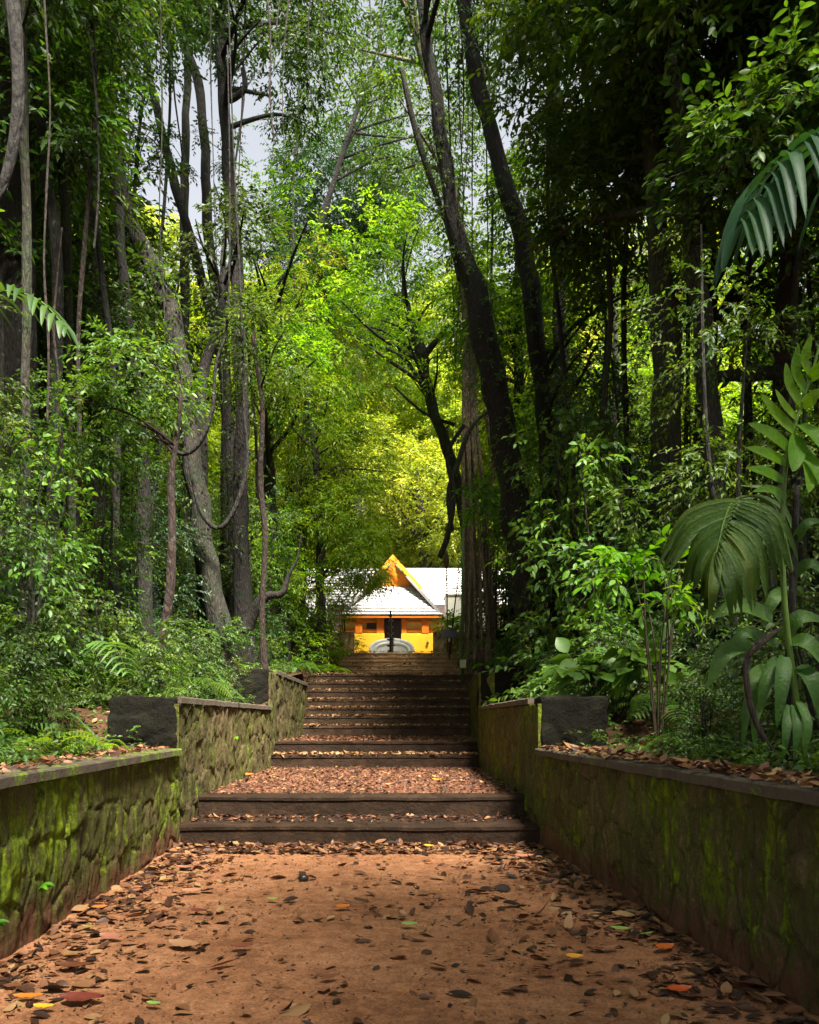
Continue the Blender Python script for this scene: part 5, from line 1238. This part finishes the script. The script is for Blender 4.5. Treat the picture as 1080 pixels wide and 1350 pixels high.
# overhead branches of neighbouring trees, foliage crossing the top of the view
T_('forest_tree', 'leafy tree whose branches sweep across the top centre of the view', [(378, 860, 13, 34), (384, 600, 12, 34), (396, 400, 10, 34), (440, 240, 8, 34), (500, 60, 5, 34)],
   [E(450, 60, 34, 90, 60, 260, 5), E(560, 140, 34, 80, 70, 240, 5), E(400, 420, 34, 70, 60, 240, 5), E(500, 420, 34, 90, 70, 300, 5)], pal='mid', bark='dark', leaf=.22, seed=51, dens=2.4)
T_('forest_tree', 'bright leafy tree filling the gap left of the crooked slender trunk', [(395, 870, 16, 31), (398, 700, 14, 31), (405, 560, 12, 31), (410, 420, 9, 31)],
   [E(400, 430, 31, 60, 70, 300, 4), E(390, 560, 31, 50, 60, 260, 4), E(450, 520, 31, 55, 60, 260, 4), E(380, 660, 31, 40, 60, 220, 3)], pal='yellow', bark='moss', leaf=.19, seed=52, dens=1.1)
T_('forest_tree', 'bright leafy tree between banyan and sinuous trunk, far side', [(690, 860, 20, 27.5), (688, 650, 18, 27.5), (684, 480, 13, 27.5), (680, 330, 10, 27.5)],
   [E(680, 330, 27.5, 60, 70, 280, 4), E(690, 470, 27.5, 60, 70, 280, 4), E(700, 620, 27.5, 50, 80, 260, 4), E(640, 420, 27.5, 40, 60, 160, 3)], pal='bright', bark='grey', leaf=.2, seed=53)
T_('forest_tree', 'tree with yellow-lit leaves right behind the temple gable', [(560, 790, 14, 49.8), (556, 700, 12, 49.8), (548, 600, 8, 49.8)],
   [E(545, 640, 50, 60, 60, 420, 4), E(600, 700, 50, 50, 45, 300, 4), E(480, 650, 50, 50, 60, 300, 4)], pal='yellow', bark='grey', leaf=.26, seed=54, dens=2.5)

# ------------------------------------------------------------------ ground cover and fallen leaves
def flat_leaves(name, label, pts, size, mat, seed, tint=(0, 1), tilt=.28, lift=.012, asp=(.38, .6), curl=.25, tpow=1.6, kind='stuff', detail=3):
    rg = np.random.default_rng(seed); P = np.array(pts); n = len(P); a = rg.uniform(0, 6.283, n)
    dr = np.stack([np.cos(a), np.sin(a), rg.normal(0, tilt * .5, n)], 1); nr = np.stack([rg.normal(0, tilt, n), rg.normal(0, tilt, n), np.where(rg.random(n) < .85, 1, -1)], 1)
    ln = size[0] + (size[1] - size[0]) * rg.beta(1.6, 3.2, n); P[:, 2] += lift + ln * .06 * rg.random(n) * 2
    P = P - norm(dr) * (ln * .5)[:, None]
    tn = tint[0] + (tint[1] - tint[0]) * rg.random(n) ** tpow
    me = leaf_mesh(name, P, dr, nr, ln, ln * rg.uniform(*asp, n), tn, detail, rg.normal(curl * .3, curl, n), .16)
    o = link(name, me, mat); o['kind'] = kind; o['label'] = label; return o
rg = np.random.default_rng(12)
def path_pts(n, edge_bias, y0, y1, zf, seed, yp=1.0):
    rd = np.random.default_rng(seed); R_ = []
    while len(R_) < n:
        y = y0 + (y1 - y0) * rd.random() ** yp; a, b = xl(y) + .04, xr(y) - .04; x = rd.uniform(a, b); e = min((x - a), (b - x) * .75)
        dn = max(.03, math.exp(-e / edge_bias)) * (.55 + .9 * noise.noise(Vector((x * 1.3, y * 1.3, 5)))) + .014
        if y > 8.5: dn = max(dn, .8)
        if rd.random() < dn: R_.append((x, y, zf(x, y)))
    return R_
flat_leaves('leaf_litter', 'brown and dark red fallen leaves heaped along both edges of the earth path', path_pts(3900, .40, 2.6, 9.18, path_z, 1), (.03, .19), G['litter'], 1, tilt=.26, lift=.006, curl=.24, tpow=1.3)
flat_leaves('leaf_litter', 'crumbled leaf bits and twigs strewn over the middle of the earth path', path_pts(10000, .9, 2.6, 9.18, path_z, 2), (.01, .045), G['litter'], 2, tint=(0, .9), asp=(.15, .6), tilt=.2, lift=.004, detail=1)
flat_leaves('leaf_litter', 'thick carpet of red-brown leaves on the first landing', [(x, y, .45) for x, y in [(rg.uniform(xl(12) + .03, xr(12) - .03), rg.uniform(10.35, 16.15)) for _ in range(7500)]], (.02, .105), G['litter'], 3, tpow=3.2, tilt=.25, lift=.01)
flat_leaves('leaf_litter', 'leaves on the narrow tread of the lowest step', [(rg.uniform(-2.35, 1.6), 9.99 - .6 * rg.random() ** 1.7, .212) for _ in range(520)], (.03, .13), G['litter'], 4, tilt=.4)
flat_leaves('leaf_litter', 'leaves carpeting the second landing', [(rg.uniform(xl(19) + .03, xr(19) - .03), rg.uniform(17.1, 21.95), .935) for _ in range(3000)], (.04, .13), G['litter'], 5, tpow=1.0, tilt=.4)
pp = []
for (y, z0, z, dep) in STEPS2[:1] + STEPS3:
    for _ in range(430 if z > 1 else 520): pp.append((rg.uniform(xl(y) + .03, xr(y) - .03), y - .01 + (.30 if z > 1 else .55) * rg.random() ** 1.8, z + .004))
flat_leaves('leaf_litter', 'pale dry leaves lying along the treads of the upper steps', pp, (.05, .15), G['litter'], 6, tint=(.4, 1), tpow=.5, tilt=.75, lift=.024)
flat_leaves('leaf_litter', 'dry leaves on the upper landing and the sunlit top steps', [(rg.uniform(-1.8, 2.7), y_ - .01 + .3 * rg.random() ** 2, z_ + .004) for (y_, _, z_, _) in STEPS4 for _ in range(130)] + [(rg.uniform(-2.2, 2.3), rg.uniform(24.9, 27.2), 2.73) for _ in range(500)], (.05, .14), G['litter'], 7, tint=(.4, 1), tilt=.6, lift=.02, tpow=.8)
pp = [(xr(y) + rg.uniform(-.03, .36), y, 1.075) for y in rg.uniform(3.2, 9.1, 950)]
flat_leaves('leaf_litter', 'orange and red-brown leaves piled on the right coping', pp, (.05, .16), G['litter'], 8, tint=(.1, 1), tpow=.9, tilt=.4, lift=.016)
pp = [(xl(y) - rg.uniform(.02, .36), y, 1.075) for y in rg.uniform(3.5, 9.1, 260)]
flat_leaves('leaf_litter', 'scattered leaves on the mossy left coping', pp, (.05, .15), G['litter'], 9, tint=(.1, 1), tpow=.9, tilt=.4, lift=.014)
def bank_pts(n, seed, w0, w1, pw_=1.4, ya=3.5, yb=29.5):
    rd = np.random.default_rng(seed); R_ = []
    for _ in range(n):
        y = ya + (yb - ya) * rd.random() ** 1.2; o_ = w0 + (w1 - w0) * rd.random() ** pw_
        x = xl(y) - o_ if rd.random() < .5 else xr(y) + o_
        R_.append((x, y, ground_z(x, y)))
    return R_
flat_leaves('leaf_litter', 'forest-floor leaves on both banks', bank_pts(15000, 21, .30, 6), (.05, .16), G['litter'], 10, tint=(.05, .95), tilt=.5, lift=.02)
# small green ground plants, past counting
pts = np.array(bank_pts(5200, 22, .45, 7, 1.1)); n = len(pts); S = 3
O = np.repeat(pts, S, 0) + np.concatenate([rg.normal(0, .06, (n * S, 2)), rg.uniform(.05, .28, (n * S, 1))], 1)
D = np.concatenate([rg.normal(0, 1, (n * S, 2)), rg.uniform(.0, .6, (n * S, 1))], 1)
A = spray_arrays(O, D, .2 * rg.uniform(.6, 1.3, n * S), 6, .06, rg, .4, .5)
o = link('undergrowth', leaf_mesh('undergrowth', A[0], A[1], A[2], A[3], A[4], A[5], 1, .12, .15, A[6]), [G['mid'], M_twig]); o['kind'] = 'stuff'; o['label'] = 'low green undergrowth covering both banks'
# tiny ferns rooted in the left wall
for i, (px, py, d) in enumerate([(62, 1175, 5.25), (8, 1225, 4.6), (298, 975, 12.3), (30, 1290, 4.55)]):
    p = W(px, py, d); x = xl(p.y) + .03
    L = ([], [], []); r_ = random.Random(i)
    for k in range(7):
        a = r_.uniform(-1.2, 1.2); l_ = r_.uniform(.07, .13); q = Vector((x, p.y, p.z)); dv = Vector((.7, math.sin(a), .2 + .5 * math.cos(a))).normalized()
        strap(L, [tuple(q), tuple(q + dv * l_ * .5), tuple(q + dv * l_ - Vector((0, 0, l_ * .4)))], .035, r_.uniform(.3, .9), .2, None, 6)
    ob = strap_obj('wall_fern', L, G['lime'], None, (x, p.y, p.z)); ob.location = (x, p.y, p.z)
    tag(ob, ['tiny fern sprouting from the mossy left wall, low at mid-length', 'tiny fern on the left wall at the photo edge', 'pale sprig growing from the left terrace wall', 'tiny fern at the foot of the left wall near the photo edge'][i], 'fern')
# single leaves one would notice
def big_leaf(px, py, lpx, mat, label, seed, z=None, asp=.46, curl=.05, yaw=None):
    if z is None: d = 1.4 * F / (py - VY); p = W(px, py, d); z = path_z(p.x, p.y) + .03
    else: d = (EYE - z) * F / (py - VY); p = W(px, py, d); z += .035
    r_ = random.Random(seed); a = r_.uniform(-.5, .5) if yaw is None else yaw; ln = lpx * d / F; V = []; Fc = []; n, m = 10, 4
    dr = Vector((math.cos(a), math.sin(a), 0)); sd = Vector((-math.sin(a), math.cos(a), 0)); tw = r_.uniform(-.25, .35)
    for i in range(n + 1):
        k = i / n; wd = asp * ln * .5 * math.sin(math.pi * k ** .85) ** .8 if 0 < k < 1 else .0
        for j in range(-m, m + 1):
            s = j / m; V.append(tuple(dr * (k - .5) * ln + sd * s * wd * (1 + .06 * math.sin(k * 23)) + Vector((0, 0, ln * (curl * (2 * k - 1) ** 2 +   .10 * abs(s) * asp + tw * s * wd / ln * (1 if s > 0 else .6) + .012 * math.sin(k * 40) * abs(s))))))
    q = 2 * m + 1
    for i in range(n):
        for j in range(q - 1): Fc.append((i * q + j, (i + 1) * q + j, (i + 1) * q + j + 1, i * q + j + 1))
    me = bpy.data.meshes.new('fallen_leaf'); me.from_pydata(V, [], Fc); at = me.attributes.new('tint', 'FLOAT', 'FACE')
    at.data.foreach_set('value', np.random.default_rng(seed).uniform(.1, .6, len(Fc)).astype(np.float32) * .3 + r_.uniform(0, .6)); me.polygons.foreach_set('use_smooth', [True] * len(Fc)); me.update()
    o = link('fallen_leaf', me, G[mat]); o.location = (p.x, p.y, z); tag(o, label, 'leaf', 'single leaves lying on path and copings')
BL = [(566, 1118, 15, 'gold', 'golden leaf at the foot of the lowest step'), (452, 1200, 22, 'orange', 'orange leaf in the middle of the path'), (360, 1191, 17, 'fallen_green', 'yellow-green leaf left of the orange one on the path'), (575, 1180, 18, 'gold', 'pale gold leaf on the path below the golden one'),
      (540, 1224, 24, 'fallen_green', 'green leaf on the centre line of the path'), (132, 1202, 20, 'orange', 'small red-orange leaf close to the left wall'), (118, 1226, 20, 'fallen_green', 'green leaf beside the left wall'), (146, 1241, 34, 'fallen_tan', 'tan leaf beside the green one near the left wall'),
      (98, 1281, 52, 'fallen_brown', 'long glossy dark red leaf near the left wall'), (38, 1323, 42, 'orange', 'orange-red leaf at the bottom left corner'), (58, 1336, 30, 'gold', 'yellow leaf touching the orange-red one at the bottom left'), (108, 1326, 60, 'fallen_brown', 'big dark brown leaf at the bottom left'),
      (203, 1331, 22, 'fallen_green', 'small yellow-green leaf at the bottom of the photo'), (243, 1253, 50, 'fallen_tan', 'long tan leaf on the left half of the path'), (180, 1175, 28, 'fallen_brown', 'dark brown leaf close to the left wall foot'), (245, 1148, 28, 'fallen_tan', 'tan leaf below the left end of the steps'),
      (253, 1178, 28, 'fallen_tan', 'pinkish tan leaf left of the seed pod'), (261, 1208, 26, 'fallen_brown', 'reddish leaf under the pinkish tan one'), (319, 1254, 28, 'fallen_brown', 'nearly black leaf in the left middle of the path'), (435, 1293, 26, 'fallen_brown', 'dark curled leaf low in the middle of the path'),
      (818, 1231, 26, 'fallen_green', 'yellow-green leaf near the right wall'), (852, 1238, 24, 'fallen_green', 'darker green leaf nearest the right wall'), (877, 1257, 32, 'orange', 'orange leaf near the right wall'), (896, 1311, 38, 'orange', 'large orange leaf at the lower right'),
      (758, 1267, 24, 'gold', 'yellow leaf on the right side of the path'), (800, 1256, 34, 'fallen_tan', 'tan leaf between the yellow and the green on the right'), (691, 1133, 28, 'fallen_tan', 'tan leaf below the right end of the steps'), (802, 1160, 20, 'fallen_green', 'pale leaf at the foot of the right wall'),
      (720, 1290, 34, 'fallen_brown', 'dark red leaf in the lower right of the path'), (640, 1180, 20, 'fallen_brown', 'small brown leaf right of the path centre'), (1010, 1320, 40, 'fallen_tan', 'tan leaf in the lower right corner')]
for i, b in enumerate(BL): big_leaf(*b, i + 1)
for i, (px, py, l_, m_, lab, z) in enumerate([(192, 981, 26, 'orange', 'large orange-red leaf on the left coping against the black block', 1.085), (45, 994, 22, 'fallen_tan', 'tan leaf on the left coping', 1.085), (125, 1001, 14, 'fallen_green', 'pale green leaf on the left coping', 1.085), (165, 984, 16, 'fallen_brown', 'brown leaf beside the orange-red one on the left coping', 1.085),
        (825, 977, 30, 'fallen_brown', 'large wine-red leaf on the right coping', 1.085), (850, 987, 28, 'orange', 'orange leaf on the right coping', 1.085), (577, 1031, 16, 'gold', 'golden leaf on the first landing, right of centre', .47), (512, 1037, 9, 'gold', 'small golden leaf at the middle of the first landing', .47),
        (327, 1024, 16, 'orange', 'orange leaf at the left of the first landing', .47)]): big_leaf(px, py, l_, m_, lab, 60 + i, z)
d = 1.4 * F / (1163 - VY); p = W(400, 1163, d)
mb = MB(); mb.lathe((0, 0, -.012), [(.008, 0), (.03, .012), (.038, .035), (.03, .058), (.01, .068)], 12); ob = mb.build('seed_pod', M_black, None, (0, 0, 0)); ob.location = (p.x, p.y, .015); ob.scale = (1.25, 1, .9)
tag(ob, 'round dark seed pod lying on the path', 'seed pod')


# look-alikes that share a description are told apart by their order across the picture
bpy.context.view_layer.update()
seen = {}
for o in SC.objects:
    if o.parent is None and 'label' in o and o.get('kind') is None: seen.setdefault(o['label'], []).append(o)
ORD = ['first', 'second', 'third', 'fourth', 'fifth', 'sixth', 'seventh', 'eighth', 'ninth', 'tenth', 'eleventh', 'twelfth', 'thirteenth', 'fourteenth', 'fifteenth', 'sixteenth', 'seventeenth']
for lab, obs in seen.items():
    if len(obs) < 2: continue
    obs.sort(key=lambda o: o.location.x / max(1.5, o.location.y))
    vis = [o for o in obs if o.location.y > 3]
    for i, o in enumerate(obs):
        o['label'] = lab + ', ' + ('leftmost' if i == 0 else 'rightmost' if i == len(obs) - 1 else ORD[i] + ' from left')
for k in list(PROTO):
    if k not in used: print('unused proto', k)
